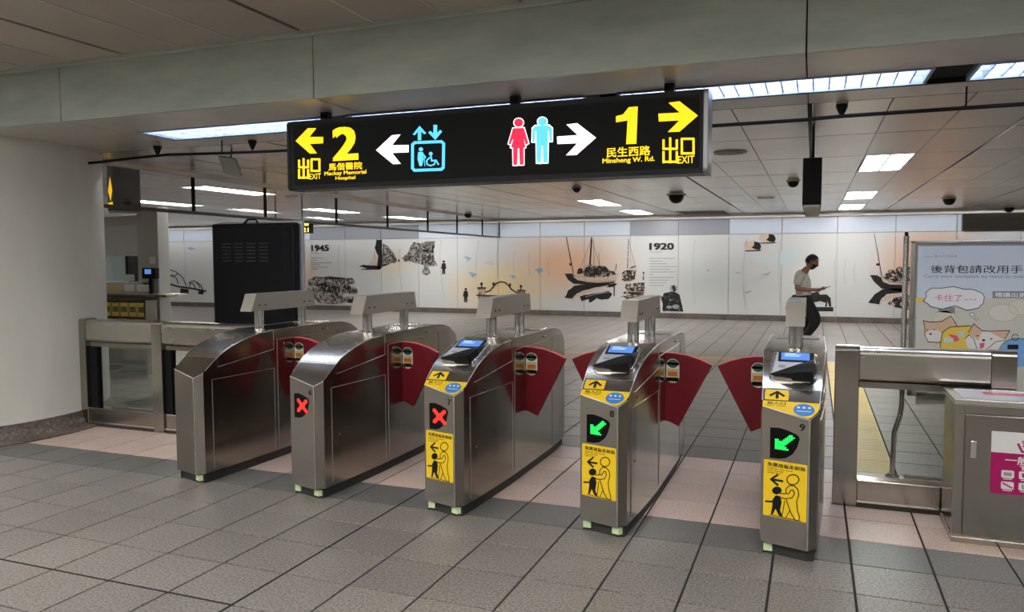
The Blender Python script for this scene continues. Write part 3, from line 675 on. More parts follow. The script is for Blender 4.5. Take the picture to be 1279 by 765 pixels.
    if num != 'g9' and cx < .0:
        corner = MB()
        pts = [(.055, 4.413-YR), (.1, 4.396-YR), (.128, 4.43-YR), (.13, 4.47-YR), (.115, 4.47-YR), (.095, 4.43-YR), (.06, 4.437-YR)]
        if cx < -.5: corner.prism(pts, lambda u, v, w_: (u, v, w_), .018, .058).build('glow_marker', GLOW, r)
    if cx > -4: MB().box(-.132, -.085, 4.452-YR, 4.48-YR, .018, .06).build('glow_marker', GLOW, r)
    # top posts and bar
    for y in (5.22, 5.80):
        for dx in (-.021, .021):
            MB().tube([(dx, y-YR, 1.068), (dx, y-YR, 1.235)], .0195, 16).build('post', CHROME, r, smooth=40)
    bz0, bz1 = 1.222, 1.362
    MB().prism([(5.06-YR, bz0), (5.92-YR, bz0), (5.89-YR, bz1), (5.125-YR, bz1)], lambda u, v, w_: (w_, u, v), -.056, .056).build('bar', BARM, r)
    for y in (5.16, 5.235, 5.76, 5.84): MB().tube([(.056, y-YR, 1.268), (.060, y-YR, 1.268)], .007, 10).build('screw', BLACK, r)
    MB().box(-.03, .03, 5.30-YR, 5.65-YR, bz1, bz1+.0015).build('bar_inlay', PRGREY, r)
    # rear glossy top cover
    MB().box(-.15, .15, 5.86-YR, 6.04-YR, 1.068, 1.076).build('top_cover', CHROME, r, bevel=.003)
    # flaps
    for s in flaps:
        S = RS if s > 0 else LS
        x0 = xside(S, 5.45); up = lambda y: y
        poly = [(x0, .50), (x0+s*.03, .495), (x0+s*.095, .465), (x0+s*.32, .905), (x0+s*.24, .940), (x0+s*.15, .967), (x0+s*.07, .978), (x0, .980)]
        fl_ = MB().prism(poly, lambda u, v, w_: (u, 5.45-YR+w_, v), -.017, .017).build('flap', RED, r, bevel=.004)
        e = [(x0+s*.32, .905), (x0+s*.24, .940), (x0+s*.15, .967), (x0+s*.07, .978), (x0, .980)]
        MB().prism(e+[(a, b+.004) for a, b in reversed(e)], lambda u, v, w_: (u, 5.45-YR+w_, v), -.016, .016).build('lit_edge_strip', REDLIT, fl_)  # paler red paints in the light falling on the flap's top edge
        FF = Frame((x0+s*.052, 5.45-.017-YR, .855), (1, 0, 0), (0, 0, 1))
        flat(FF, [rrect(-.045, .045, -.085, .085, .042, 6)], 'warning_label', WHITEP, fl_, .0, .001)
        flat(FF, [[p for p in rrect(-.041, .041, .022, .081, .038, 6)]], 'label_print', mat_green, fl_, .001, .0016)
        flat(FF, [rect(-.041, .041, -.042, .016), rrect(-.041, .041, -.081, -.036, .036, 5)], 'label_print', mat_sand, fl_, .001, .0014)
        flat(FF, [rect(-.032, .032, -.036, -.004)], 'label_print', mat_orange, fl_, .0014, .002)
        flat(FF, [ell(0, -.062, .010, .010, 10)], 'label_print', INK, fl_, .0014, .002)
    # signal display on the front face
    if disp:
        out = [(.176, .717), (.36, .722), (.56, .712), (.76, .694), (.80, .675), (.745, .625), (.66, .586), (.52, .560), (.38, .551), (.178, .549)]
        d = flat(F, [[(u*W, z) for u, z in out]], 'signal_display', mat_disp, r, .0, .002)
        dots = []
        if disp == 'x': pat = ['11000011', '11100111', '01111110', '00111100', '00111100', '01111110', '11100111', '11000011']
        else: pat = ['0000000110', '0000001111', '0000011110', '1100111100', '1111111000', '1111110000', '1111100000', '1111110000', '1111111000']
        cols = len(pat[0]); pw = (.44 if disp == 'x' else .42)*W/cols; ph = (.095 if disp == 'x' else .088)/len(pat)
        ox, oz = (.30*W, .685) if disp == 'x' else (.28*W, .690)
        for i, rw in enumerate(pat):
            for j, c_ in enumerate(rw):
                if c_ == '1': dots.append(rect(ox+j*pw+pw*.1, ox+j*pw+pw*.9, oz-(i+1)*ph+ph*.1, oz-i*ph-ph*.1))
        flat(F, dots, 'red_cross_light' if disp == 'x' else 'green_arrow_light', LEDR if disp == 'x' else LEDG, d, .002, .0028)
    if num: text(F, num, (.79*W, .905*W, .720, .758), 'gate_number', INK, r, bold=.02, t=.001)
    if stickers:
        st = flat(F, [rrect(.05*W, .965*W, .223, .538, .006)], 'guidance_sticker', YEL, r, .0, .001)
        flat(F, [a for a in [rect(.055*W, .96*W, .2245, .2255)]], 'sticker_border', INK, st, .001, .0014)
        text(F, '免票孩童走前面', (.13*W, .93*W, .503, .525), 'sticker_text', INK, st, bold=.03, t=.0016)
        for i, s_ in enumerate(('Children who travel', 'free should', 'enter first')): text(F, s_, (.13*W, (.66, .47, .42)[i]*W, .489-i*.012, .497-i*.012), 'sticker_text', INK, st, bold=.015, t=.0016)
        def q(x, y): return ((.05+(x-25)/(450-25)*.915)*W, .538-(y-105-(x-25)*.17)/(540)*.315)   # from the enlarged view, slant removed
        P_ = lambda l: [q(*p) for p in l]
        pic = [P_(z_) for z_ in stroke([(215, 322), (105, 303)], 20)]+[P_(z_) for z_ in stroke([(165, 262), (100, 302), (168, 358)], 20)]
        hd = [(315+58*math.cos(t*math.pi/9), 308+47*math.sin(t*math.pi/9)) for t in range(19)]
        pic += [P_(z_) for z_ in stroke(hd, 10)]
        pic += [P_([(160+48*math.cos(t*math.pi/8), 410+37*math.sin(t*math.pi/8)) for t in range(16)])]
        pic += [P_([(150, 455), (120, 495), (118, 555), (105, 635), (125, 640), (150, 585), (185, 650), (225, 662), (195, 600), (210, 520), (195, 465)]), P_([(45, 505), (120, 508), (120, 525), (45, 523)])]
        pic += [P_(z_) for z_ in stroke([(170, 470), (250, 490), (310, 480), (335, 440), (320, 405), (295, 410), (280, 440), (195, 440)], 9)]
        pic += [P_(z_) for z_ in stroke([(250, 440), (250, 395), (285, 362), (330, 368), (365, 400), (375, 450), (355, 520), (365, 600), (385, 660), (380, 695), (345, 690), (300, 620), (255, 500)], 9)]
        pic += [P_(z_) for z_ in stroke([(290, 600), (255, 665)], 8)]+[P_(z_) for z_ in stroke([(240, 510), (215, 655)], 8)]+[P_(z_) for z_ in stroke([(90, 640), (400, 700)], 6)]
        flat(F, pic, 'sticker_pictogram', INK, st, .001, .0018)
        # slope stickers
        H = Frame((0, 4.37-YR, .782), (1, 0, 0), (0, 1, .705)); k = math.hypot(1, .705)
        def hv_(y): return (y-4.37)*k
        lo_ = flat(H, [[(-.1475, hv_(4.438)), (.092, hv_(4.378)), (.108, hv_(4.39)), (.138, hv_(4.425)), (.145, hv_(4.474)), (-.148, hv_(4.474))]], 'ticket_slot_sticker', YEL, r, .001, .0022)
        up_ = flat(H, [rrect(-.140, -.015, hv_(4.482), hv_(4.545), .006)], 'ticket_slot_sticker', YEL, r, .001, .0022)
        text(H, '投入口', (-.125, -.028, hv_(4.452), hv_(4.470)), 'sticker_text', INK, lo_, bold=.02, t=.003)
        text(H, 'Insert Token', (-.13, -.028, hv_(4.442), hv_(4.449)), 'sticker_text', INK, lo_, t=.003, bold=.01)
        flat(H, [ell(.066, hv_(4.428), .054, .046, 24)], 'round_label', BLUEL, lo_, .0022, .003)
        flat(H, [ell(.066+d_, hv_(4.442), .008, .008, 8) for d_ in (-.028, 0, .028)]+[rect(.030, .102, hv_(4.418), hv_(4.421))], 'round_label_print', WHITEP, lo_, .003, .0036)
        a0, a1 = hv_(4.490), hv_(4.538); mx = -.075
        flat(H, [rect(mx-.008, mx+.008, a0, a1-.012)]+stroke([(mx-.035, a1-.036), (mx, a1-.006), (mx+.035, a1-.036)], .014), 'arrow_print', INK, up_, .0022, .003)
        # card reader
        v = Vector((0, .94, .34)).normalized(); R_ = Frame((0, 4.605-YR, .952), (1, 0, 0), v)
        rd = MB().prism(rrect(-.128, .132, .0, .325, .045, 5), R_.fn, -.035, .020).build('card_reader', CHROME, r, bevel=.008)
        MB().prism([(-.112, .04), (-.045, .06), (.06, .17), (.115, .26), (.11, .310), (-.095, .310)], R_.fn, .018, .026).build('reader_panel', mat_silver, rd, bevel=.003)
        MB().prism(rect(-.085, .112, .185, .302), R_.fn, .026, .032).build('screen_bezel', BLACK, rd, bevel=.003)
        sc_ = MB().prism(rect(-.068, .088, .200, .290), R_.fn, .032, .0335).build('screen', LCD, rd)
        flat(R_, [rect(-.05, .01, .272, .278), rect(-.05, .04, .257, .262), rect(-.05, .03, .242, .247)], 'screen_text', LCDT, sc_, .0336, .0342)
        flat(R_, [ell(-.060, .125, .022, .016, 16)], 'card_mark', PRGREY, rd, .026, .0275)
        wv = [(-.125, .030, .0), (.0, .0, .0), (.112, -.008, .0), (.128, .10, .0), (.120, .210, .0), (.02, .13, .0),
              (-.122, .030, .028), (.005, -.005, .058), (.108, -.018, .074), (.122, .10, .068), (.114, .210, .040), (.01, .115, .044)]
        wvs = [R_.fn(a, b, c_) for a, b, c_ in wv]
        MB().add(wvs, [(0, 1, 2, 3, 4, 5)]+[(i, (i+1) % 6, 6+(i+1) % 6, 6+i) for i in range(6)]+[(6, 7, 11), (7, 8, 9), (7, 9, 11), (9, 10, 11)]).build('reader_hood', BLACK, rd, bevel=.006)
    return r
mat_green = mat('label_green', (.05, .11, .07), .5); mat_sand = mat('label_sand', (.62, .52, .26), .5); mat_orange = mat('label_orange', (.55, .16, .03), .5)
mat_disp = mat('display_black', (.004, .004, .004), .3, spec=.15); mat_silver = mat('silver_plastic', (.62, .63, .66), .35, .3)
gate(-4.28, 'leftmost steel fare gate with plain curved hood and blank front', flaps=(1,))
gate(-3.24, 'steel fare gate numbered 6 with red cross light and no sticker', disp='x', num='6', flaps=(1, -1))
gate(-2.19, 'steel fare gate numbered 7 with red cross light and yellow sticker', disp='x', num='7', stickers=True, flaps=(1, -1))
gate(-1.14, 'steel fare gate numbered 8 with green arrow light', disp='a', num='8', stickers=True, flaps=(1, -1))
gate(-.10, 'steel fare gate numbered 9 with green arrow, nearest the trash bin', disp='a', num='9', stickers=True, flaps=(-1,))

# ------------------------------------------------------------------ barriers
def barrier(posts, spans, label, y0=5.56, y1=5.70, zt_=1.06):
    cx = (posts[0][0]+posts[-1][1])/2; r = empty('glass_barrier', (cx, (y0+y1)/2, 0)); tag(r, label, 'barrier')
    ym = (y0+y1)/2
    L = lambda x: x-cx
    for (a, b) in posts:
        o = MB().prism(rrect(y0-.005-ym, y1+.005-ym, .0, zt_+.006, .03, 4), lambda u, v, w_: (w_, u, v), L(a), L(b)).build('post', STEEL, r, bevel=.003)
    for (a, b, gap) in spans:
        MB().prism(rrect(y0-ym, y1-ym, .835, zt_, .045, 5), lambda u, v, w_: (w_, u, v), L(a)+.003, L(b)-.003).build('top_beam', STEELV, r)
        MB().box(L(a)+.003, L(b)-.003, -.045, .045, .795, .835).build('beam_lip', STEELD, r)
        MB().box(L(a)+.003, L(b)-.003, -.055, .055, .045, .185).build('bottom_rail', STEEL, r, bevel=.004)
        MB().box(L(a), L(b), -.05, .05, 0, .045).build('kick_strip', PLINTH, r)
        MB().box(L(a)+.003, L(b)-.003, -.062, -.055, .035, .05).build('rail_edge', CHROME, r)
        if gap: MB().box(L(a), L(a)+gap, -.03, .03, .18, .80).build('gap_filler', BLACKM, r)
        MB().box(L(a)+gap, L(b), -.005, .005, .18, .80).build('glass_pane', GLASS, r)
    return r
barrier([(-6.83, -6.66), (-5.815, -5.69)], [(-6.66, -5.815, .09), (-5.69, -4.50, .07)], 'steel and glass barrier between the cream column and the leftmost gate')
rb = barrier([(.145, .29), (1.035, 1.17)], [(.29, 1.035, 0.)], 'steel and glass barrier behind the trash bin at right', 5.50, 5.62)
# return leg of the right barrier
MB().box(.98-.6575, 1.05-.6575, .08, .68, .2, .84).build('return_panel', STEEL, rb, bevel=.003)

# ------------------------------------------------------------------ trash bin
tb = empty('trash_bin', (1.17, 5.21, 0)); tag(tb, 'grey steel trash bin with magenta poster at the right frame edge', 'trash bin')
bx0, bx1, by0, by1, bz = -.40, .45, -.19, .25, .835
MB().box(bx0+.01, bx1-.01, by0+.012, by1, .02, bz-.03).build('body', STEELD, tb, bevel=.004)
MB().box(bx0, bx1, by0, by1+.0, 0, .035).build('base', STEEL, tb, bevel=.004)
fr_ = MB(); fr_.box(bx0, bx0+.05, by0, by0+.02, .035, bz-.03).box(bx1-.05, bx1, by0, by0+.02, .035, bz-.03).box(bx0+.05, bx1-.05, by0, by0+.02, bz-.08, bz-.03)
fr_.build('front_frame', STEEL, tb, bevel=.003)
dr = MB().box(bx0+.056, bx1-.056, by0-.004, by0+.02, .045, bz-.085).build('door', STEELD, tb, bevel=.003)
MB().box(bx0+.083, bx0+.113, by0-.010, by0-.004, .50, .60).build('latch', CHROME, dr, bevel=.003)
TFr = MB(); TFr.box(bx0-.003, bx1+.003, by0-.006, by0+.03, bz-.03, bz).box(bx0-.003, bx1+.003, by1-.03, by1+.003, bz-.03, bz).box(bx0-.003, bx0+.05, by0+.03, by1-.03, bz-.03, bz).box(bx1-.05, bx1+.003, by0+.03, by1-.03, bz-.03, bz)
TFr.build('top_frame', CHROME, tb, bevel=.003)
MB().box(bx0+.05, bx1-.05, by0+.09, by1-.03, bz-.03, bz-.006).build('top_tray', mat_silver, tb)
MB().box(bx0+.05, bx1-.05, by0+.03, by0+.09, bz-.06, bz-.03).build('slot', DARKGAP, tb)
TFm = Frame((0, 0, bz-.005), (1, 0, 0), (0, 1, 0)); pk = mat('pink_label', (.80, .08, .16), .5); mg = mat('magenta_print', (.42, .0, .12), .45)
lb = flat(TFm, [rect(-.21, .20, .07, .15)], 'notice_label', pk, tb, .0, .001); text(TFm, '禁止投入家用垃圾', (-.16, .16, .09, .13), 'notice_text', WHITEP, lb, t=.002)
BF = Frame((0, by0-.004, 0), (1, 0, 0), (0, 0, 1))
pp = flat(BF, [rect(-.215, .215, .31, .665)], 'poster', mg, dr, .0, .001)
flat(BF, [rect(-.215, .215, .545, .665)], 'poster_header', WHITEP, pp, .001, .0015)
lg = stroke([(-.085, .60), (-.065, .558), (-.035, .558), (-.02, .60)], .012)+stroke([(-.065, .615), (-.03, .63), (.01, .655)], .008)+[ell(-.058, .605, .006, .006, 8), ell(-.046, .598, .006, .006, 8), ell(-.06, .59, .005, .005, 8)]+stroke([(.01, .61), (.01, .56)], .012)
flat(BF, lg, 'bin_logo', mg, pp, .0015, .002); text(BF, 'Vi', (.04, .12, .56, .61), 'bin_logo', mg, pp, bold=.03, t=.002)
text(BF, '一般垃圾', (-.145, .085, .482, .530), 'poster_text', WHITEP, pp, bold=.02, t=.002); text(BF, 'Trash', (-.075, .045, .452, .477), 'poster_text', WHITEP, pp, bold=.02, t=.002)
for i, cx in enumerate((-.130, -.045, .04)):
    for j, cz in enumerate((.425, .36)):
        ic = flat(BF, [rrect(cx-.031, cx+.031, cz-.022, cz+.022, .008)], 'poster_icon', WHITEP, pp, .001, .0016)
        sh = [[rect(cx-.02, cx+.02, cz-.01, cz+.01)], [q for q in stroke([(cx-.022, cz+.012), (cx+.022, cz-.012)], .008)]][j] if i != 1 else [[(cx-.014, cz-.013), (cx+.014, cz-.013), (cx+.018, cz+.012), (cx-.018, cz+.012)]]
        flat(BF, sh, 'icon_print', (PRGREY, mg, PRGREY)[(i+j) % 3], ic, .0016, .002)
        flat(BF, [rect(cx-.022, cx+.022, cz-.031, cz-.026)], 'icon_caption', WHITEP, pp, .001, .0016)

# ------------------------------------------------------------------ poster stand behind the right barrier
PY = 6.4
ps = empty('poster_stand', (1.3, PY, 0)); tag(ps, 'steel-framed poster stand with cartoon dogs and backpacks behind the right barrier', 'poster stand')
def sl(x): return x-1.3
px0, px1, pz0, pz1 = .665, 1.93, .62, 1.765
f = MB(); f.box(sl(px0), sl(px1), -.03, .03, pz1-.02, pz1).box(sl(px0), sl(px1), -.03, .03, pz0, pz0+.03).box(sl(px0), sl(px0)+.03, -.03, .03, pz0, pz1).box(sl(px1)-.03, sl(px1), -.03, .03, pz0, pz1)
f.build('frame', STEELV, ps, bevel=.004)
MB().box(sl(px0)+.028, sl(px1)-.028, -.012, .02, pz0+.02, pz1-.018).build('backing_board', PRGREY, ps)
for xp in (.632, 1.955):
    MB().tube([(sl(xp), 0, 1.80), (sl(xp), 0, .55), (sl(xp)-.01, -.02, .47), (sl(xp)-.05, -.04, .34), (sl(xp)-.055, -.04, .03)], .019, 14).build('pole', CHROME, ps, smooth=40)
    MB().tube([(sl(xp), 0, 1.80), (sl(xp), 0, 1.83)], .012, 10).build('pole_cap', BLACK, ps)
    MB().lathe([(.05, 0), (.05, .012), (.025, .03)], (sl(xp)-.055, -.04, 0), 20).build('foot', CHROME, ps)
MB().box(sl(px0)-.01, sl(px1)+.01, -.045, -.02, .005, .025).build('foot_bar', STEEL, ps)
PB = Frame((sl(0), -.013, 0), (1, 0, 0), (0, 0, 1))
bluew = mat('poster_paper', (.66, .72, .78), .25, coat=.2); sandp = mat('poster_sand', (.62, .60, .50), .35); tan = mat('poster_tan', (.72, .47, .30), .4); crm = mat('poster_cream', (.80, .76, .70), .4)
ylw = mat('poster_yellow', (.82, .58, .08), .4); blu = mat('poster_blue', (.20, .42, .72), .4); pinkt = mat('poster_pink', (.75, .10, .22), .4); shadowp = mat('poster_grey', (.24, .26, .28), .4); tanl = mat('poster_outline', (.50, .44, .34), .4); skinp = mat('poster_pale', (.70, .66, .54), .4)
def pj_(px, py):
    p = at(px, py, PY-.02); return (p.x, p.z)
def pc(x, y): return pj_(1130+x/5.1, 290+y/5.1)
def PP(name, m, polys, lay): return flat(PB, [[pc(*q) for q in p] for p in polys], name, m, art, .0006*lay, .0006*lay+.0005)
art = flat(PB, [rect(px0+.045, px1-.045, pz0+.04, pz1-.04)], 'poster_sheet', bluew, ps, 0, .0006)
PP('poster_scene', sandp, [[(70, 422), (1200, 422), (1200, 1100), (70, 1100)]], 1); PP('poster_scene', ylw, [[(70, 420), (130, 420), (130, 446), (70, 446)]], 2)
for _k, _e in enumerate((ell(255, 560, 75, 62, 18), ell(630, 515, 95, 55, 18), ell(740, 480, 80, 50, 18), ell(900, 520, 90, 60, 18))): PP('poster_crowd_head', skinp, [_e], 2+.2*_k); PP('poster_crowd_outline', tanl, stroke(_e+[_e[0]], 3), 2.1+.2*_k)
PP('poster_scene', shadowp, [[(215, 480), (320, 480), (320, 520), (215, 510)]], 2)
cloud = [(118, 440), (150, 460), (165, 475), (240, 492), (320, 470), (400, 500), (470, 485), (500, 455), (508, 415), (495, 390), (430, 365), (380, 365), (310, 347), (240, 358), (170, 358), (135, 385), (138, 415)]
PP('speech_cloud', WHITEP, [cloud], 3); PP('speech_cloud_outline', INK, stroke(cloud+[cloud[0]], 4), 4)
PP('speech_cloud', WHITEP, [ell(430, 526, 16, 11, 12), ell(456, 554, 11, 8, 12)], 3); PP('speech_cloud_outline', INK, stroke(ell(430, 526, 16, 11, 12)+[ell(430, 526, 16, 11, 12)[0]], 3)+stroke(ell(456, 554, 11, 8, 12)+[(467, 554)], 3), 4)
def ptext(s, x0, y0, x1, y1, m, bold=0, lay=5):
    a, b = pc(x0, y1), pc(x1, y0); return text(PB, s, (a[0], b[0], a[1], b[1]), 'poster_text', m, art, bold=bold, t=.0006*lay)
ptext('後背包請改用手提', 165, 212, 845, 262, INK); ptext('Carry your backpack by hand to make more room', 122, 275, 1010, 296, shadowp); ptext('metro 臺北大眾捷運', 120, 148, 335, 160, shadowp)
ptext('卡住了', 192, 400, 365, 440, pinkt, .0); ptext('...', 385, 428, 455, 433, pinkt, .0)
PP('poster_caption', shadowp, [[(560, 378), (1050, 378), (1050, 422), (560, 422)]], 3); ptext('禮讓出更多空間', 575, 388, 930, 415, WHITEP, .02)
# two plain cartoon dogs with bags
PP('cartoon_dog', tan, [[(118, 565), (165, 575), (235, 570), (295, 535), (335, 600), (320, 680), (240, 705), (150, 705), (125, 660), (128, 610)]], 4)
PP('cartoon_dog', crm, [ell(185, 665, 58, 42, 18)], 5); PP('cartoon_bag', ylw, [[(225, 740), (240, 640), (290, 605), (420, 598), (440, 640), (440, 750), (380, 745)]], 5)
PP('cartoon_bag', pinkt, [[(280, 650), (330, 660), (350, 690), (320, 700)]], 6); PP('cartoon_bag', PRPALE, [[(330, 635), (380, 635), (385, 665), (350, 670)], [(250, 675), (310, 675), (310, 705), (250, 705)]], 6)
PP('cartoon_dog', tan, [[(405, 640), (440, 585), (495, 630), (560, 632), (670, 628), (640, 680), (560, 690), (470, 690)]], 6); PP('cartoon_dog', crm, [[(490, 635), (540, 635), (640, 690), (600, 755), (400, 745), (385, 680), (420, 655), (470, 690)]], 7)
PP('cartoon_dog', pinkt, [[(478, 710), (510, 705), (505, 735), (480, 745)]], 8); PP('cartoon_dog_outline', INK, [ell(503, 690, 11, 7, 10), ell(465, 662, 8, 4, 8), ell(552, 682, 8, 4, 8), ell(165, 650, 9, 6, 8), ell(145, 625, 4, 4, 8), ell(190, 622, 4, 4, 8)], 8)
for l_ in ([(118, 565), (165, 575), (235, 570), (295, 535), (335, 600)], [(118, 565), (128, 610), (128, 660), (150, 700), (225, 705)], [(225, 740), (240, 640), (290, 605), (420, 598)], [(405, 640), (440, 585), (495, 630), (560, 632), (670, 628), (640, 680)], [(385, 680), (410, 655), (440, 680), (460, 745)], [(520, 750), (580, 700), (640, 690)]):
    PP('cartoon_dog_outline', INK, stroke(l_, 4), 9)
PP('cartoon_bag', blu, [ell(720, 770, 120, 92, 24)], 6); PP('cartoon_bag_outline', INK, stroke(ell(720, 770, 120, 92, 24, math.pi, 2*math.pi), 4)+[rrect(655, 725, 718, 748, 6)]+stroke(ell(705, 672, 22, 20, 12), 4), 7)

# ------------------------------------------------------------------ big hanging exit sign
SY = 4.93
sg = empty('exit_sign', (-2.185, SY+.1, 2.42)); tag(sg, 'long black illuminated exit sign hanging from the beam, exits 2 and 1', 'sign')
def S3(p): return (p[0]+2.185, p[1]-SY-.1, p[2]-2.42)
X0s, X1s, Z0s, Z1s = -3.745, -.622, 2.170, 2.682
MB().prism(rrect(X0s+2.185+.02, X1s+2.185-.02, Z0s-2.42, Z1s-2.42, .018, 3), lambda u, v, w_: (u, w_, v), -.095, .10).build('housing', BLACK, sg)
for xa in (X0s+2.185, X1s+2.185-.028):
    MB().prism(rrect(-.10, .105, Z0s-2.42-.004, Z1s-2.42+.004, .03, 5), lambda u, v, w_: (w_, u, v), xa, xa+.028).build('end_cap', (BLACK if xa < 0 else mat('grey_alu', (.30, .30, .31), .35, .7)), sg, bevel=.003)
SFm = Frame((2.185, -.097, -2.42), (1, 0, 0), (0, 0, 1))
flat(SFm, [rect(X0s+.06, X1s-.05, Z0s+.035, Z1s-.035)], 'face_panel', SIGNF, sg, .0, .002)
def s1(x, y):
    p = at(340+x/4.782, 90+y/4.782, SY); return (p.x, p.z)
def s2(x, y):
    p = at(600+x/4.263, 90+y/4.263, SY); return (p.x, p.z)
def SG(name, m, polys, f_, par=None, a=.002, b=.004): return flat(SFm, [[f_(*q) for q in p] for p in polys], name, m, par or sg, a, b)
def stext(s, box, f_, m, bold=0., name='lettering'):     # box by two corners: top-left and bottom-right
    (x0, y0, x1, y1) = box; a = f_(x0, y1); b = f_(x1, y0); c = f_((x0+x1)/2, (y0+y1)/2); h = abs(f_(x0, y0)[1]-a[1])
    return text(SFm, s, (a[0], b[0], c[1]-h/2, c[1]+h/2), name, m, sg, bold=bold, t=.003)
SG('yellow_arrow', SIGNY, [[(140, 412), (213, 336), (263, 336), (222, 388), (304, 388), (304, 426), (224, 430), (267, 486), (226, 488)]], s1)
SG('white_arrow', SIGNW, [[(620, 467), (715, 378), (767, 373), (715, 438), (815, 436), (815, 480), (716, 484), (768, 549), (722, 551)]], s1)
stext('2', (360, 328, 512, 528), s1, SIGNY, .035); stext('馬偕醫院', (336, 541, 537, 585), s1, SIGNY, .018); stext('Mackay Memorial', (312, 590, 562, 620), s1, SIGNY, .018); stext('Hospital', (378, 622, 496, 648), s1, SIGNY, .018)
def glyph_out(f_, x0, y0, x1, y1, wd):    # the stacked two-storey character and the box character beside it
    g = lambda u, v: f_(x0+(x1-x0)*u, y0+(y1-y0)*v)
    hw = wd; out = []
    def ln(u0, v0, u1, v1):
        a, b = (x0+(x1-x0)*u0, y0+(y1-y0)*v0), (x0+(x1-x0)*u1, y0+(y1-y0)*v1)
        for q in stroke([a, b], hw): out.append([f_(*p) for p in q])
    ln(.23, 0, .23, .96); ln(.02, .08, .02, .42); ln(.44, .08, .44, .42); ln(.02, .42, .44, .42); ln(.02, .54, .02, .96); ln(.44, .54, .44, .96); ln(.02, .93, .44, .93)
    ln(.60, .03, .60, .62); ln(.97, .03, .97, .62); ln(.60, .03, .97, .03); ln(.60, .60, .97, .60)
    return out
flat(SFm, glyph_out(s1, 158, 518, 286, 640, 12), 'exit_characters', SIGNY, sg, .002, .004); stext('EXIT', (222, 607, 291, 640), s1, SIGNY, .01)
flat(SFm, glyph_out(s2, 972, 352, 1140, 488, 12), 'exit_characters', SIGNY, sg, .002, .004); stext('EXIT', (1052, 447, 1140, 486), s2, SIGNY, .01)
# lift pictogram
SG('blue_arrow', SIGNB, [[(840, 372), (880, 322), (920, 366), (908, 372), (890, 356), (890, 408), (870, 408), (870, 358), (850, 378)], [(932, 362), (945, 352), (963, 368), (963, 316), (985, 316), (985, 364), (1004, 346), (1015, 356), (974, 406)]], s1)
ring = [(838, 434), (852, 422), (1010, 416), (1024, 428), (1022, 570), (1010, 582), (850, 588), (838, 575)]
SG('lift_pictogram', SIGNB, stroke(ring+[ring[0]], 17)+[ell(888, 462, 13, 12, 14), [(872, 478), (900, 478), (903, 520), (895, 562), (880, 562), (868, 520)], ell(947, 488, 11, 11, 12)]
   + stroke([(900, 490), (915, 510), (905, 520)], 8)+stroke([(908, 520), (912, 562)], 4)+stroke([(948, 500), (952, 530), (978, 528), (992, 552)], 9)+stroke([(940, 512), (922, 530), (925, 552), (945, 560), (968, 552), (972, 538)], 8), s1)
# toilets
def person_sym(cx, woman):
    y0 = 268
    out = [ell(cx, y0+2, 24, 22, 16)]
    if woman: out += [[(cx-30, 300), (cx+28, 298), (cx+52, 380), (cx+38, 388), (cx+26, 350), (cx+36, 402), (cx+26, 404), (cx+26, 494), (cx+6, 495), (cx+2, 408), (cx-4, 408), (cx-8, 496), (cx-28, 496), (cx-30, 404), (cx-42, 402), (cx-28, 350), (cx-42, 388), (cx-54, 382)]]
    else: out += [[(cx-38, 292), (cx+36, 290), (cx+52, 305), (cx+52, 375), (cx+38, 375), (cx+36, 320), (cx+30, 320), (cx+28, 488), (cx+5, 490), (cx+2, 400), (cx-4, 400), (cx-8, 491), (cx-30, 490), (cx-32, 322), (cx-38, 322), (cx-40, 378), (cx-54, 378), (cx-52, 306)]]
    return out
def outline(polys, k):
    o = []
    for p in polys:
        for q in stroke(p+[p[0]], k): o.append(q)
    return o
for cx, wm, m_ in ((204, True, SIGNR), (330, False, SIGNB)):
    sy = lambda x, y, cx=cx: s2(x, y-(cx-204)*.045)
    o_ = SG('toilet_pictogram', m_, person_sym(cx, wm), sy, None, .003, .0045); SG('pictogram_outline', SIGNW, outline(person_sym(cx, wm), 10), sy, o_, .002, .003)
SG('white_arrow', SIGNW, [[(408, 344), (518, 336), (458, 280), (515, 272), (616, 350), (512, 442), (456, 444), (516, 380), (410, 384)]], s2)
SG('numeral_one', SIGNY, [[(722, 236), (760, 226), (790, 188), (838, 184), (830, 382), (776, 385), (784, 258), (722, 268)]], s2); stext('民生西路', (672, 398, 905, 450), s2, SIGNY, .018); stext('Minsheng W. Rd.', (650, 455, 928, 488), s2, SIGNY, .02)
SG('yellow_arrow', SIGNY, [[(948, 222), (1062, 216), (1002, 164), (1060, 156), (1158, 232), (1060, 318), (998, 320), (1060, 258), (950, 264)]], s2)
for xh in (-3.46, -1.925, -.875):
    MB().box(xh+2.185-.03, xh+2.185+.03, -.025, .035, Z1s-2.42, 2.75-2.42).build('hanger', BLACK, sg)

# hanging black box sign above gate 9
hb = empty('box_sign', (-.02, 7.0, 2.75)); tag(hb, 'narrow black box sign hanging end-on by a rod above gate 9', 'sign')
MB().box(-.08, .068, -.10, 1.5, -.67, -.285).build('housing', BLACKM, hb, bevel=.006)
MB().box(-.07, .058, -.09, 1.49, -.69, -.67).build('underside', mat('alu_strip', (.34, .33, .31), .4, .6), hb)
MB().box(-.012, .006, .02, .04, -.285, .0).build('rod', BLACKM, hb)
MB().box(-.012, .006, 1.2, 1.22, -.285, .0).build('rod', BLACKM, hb)

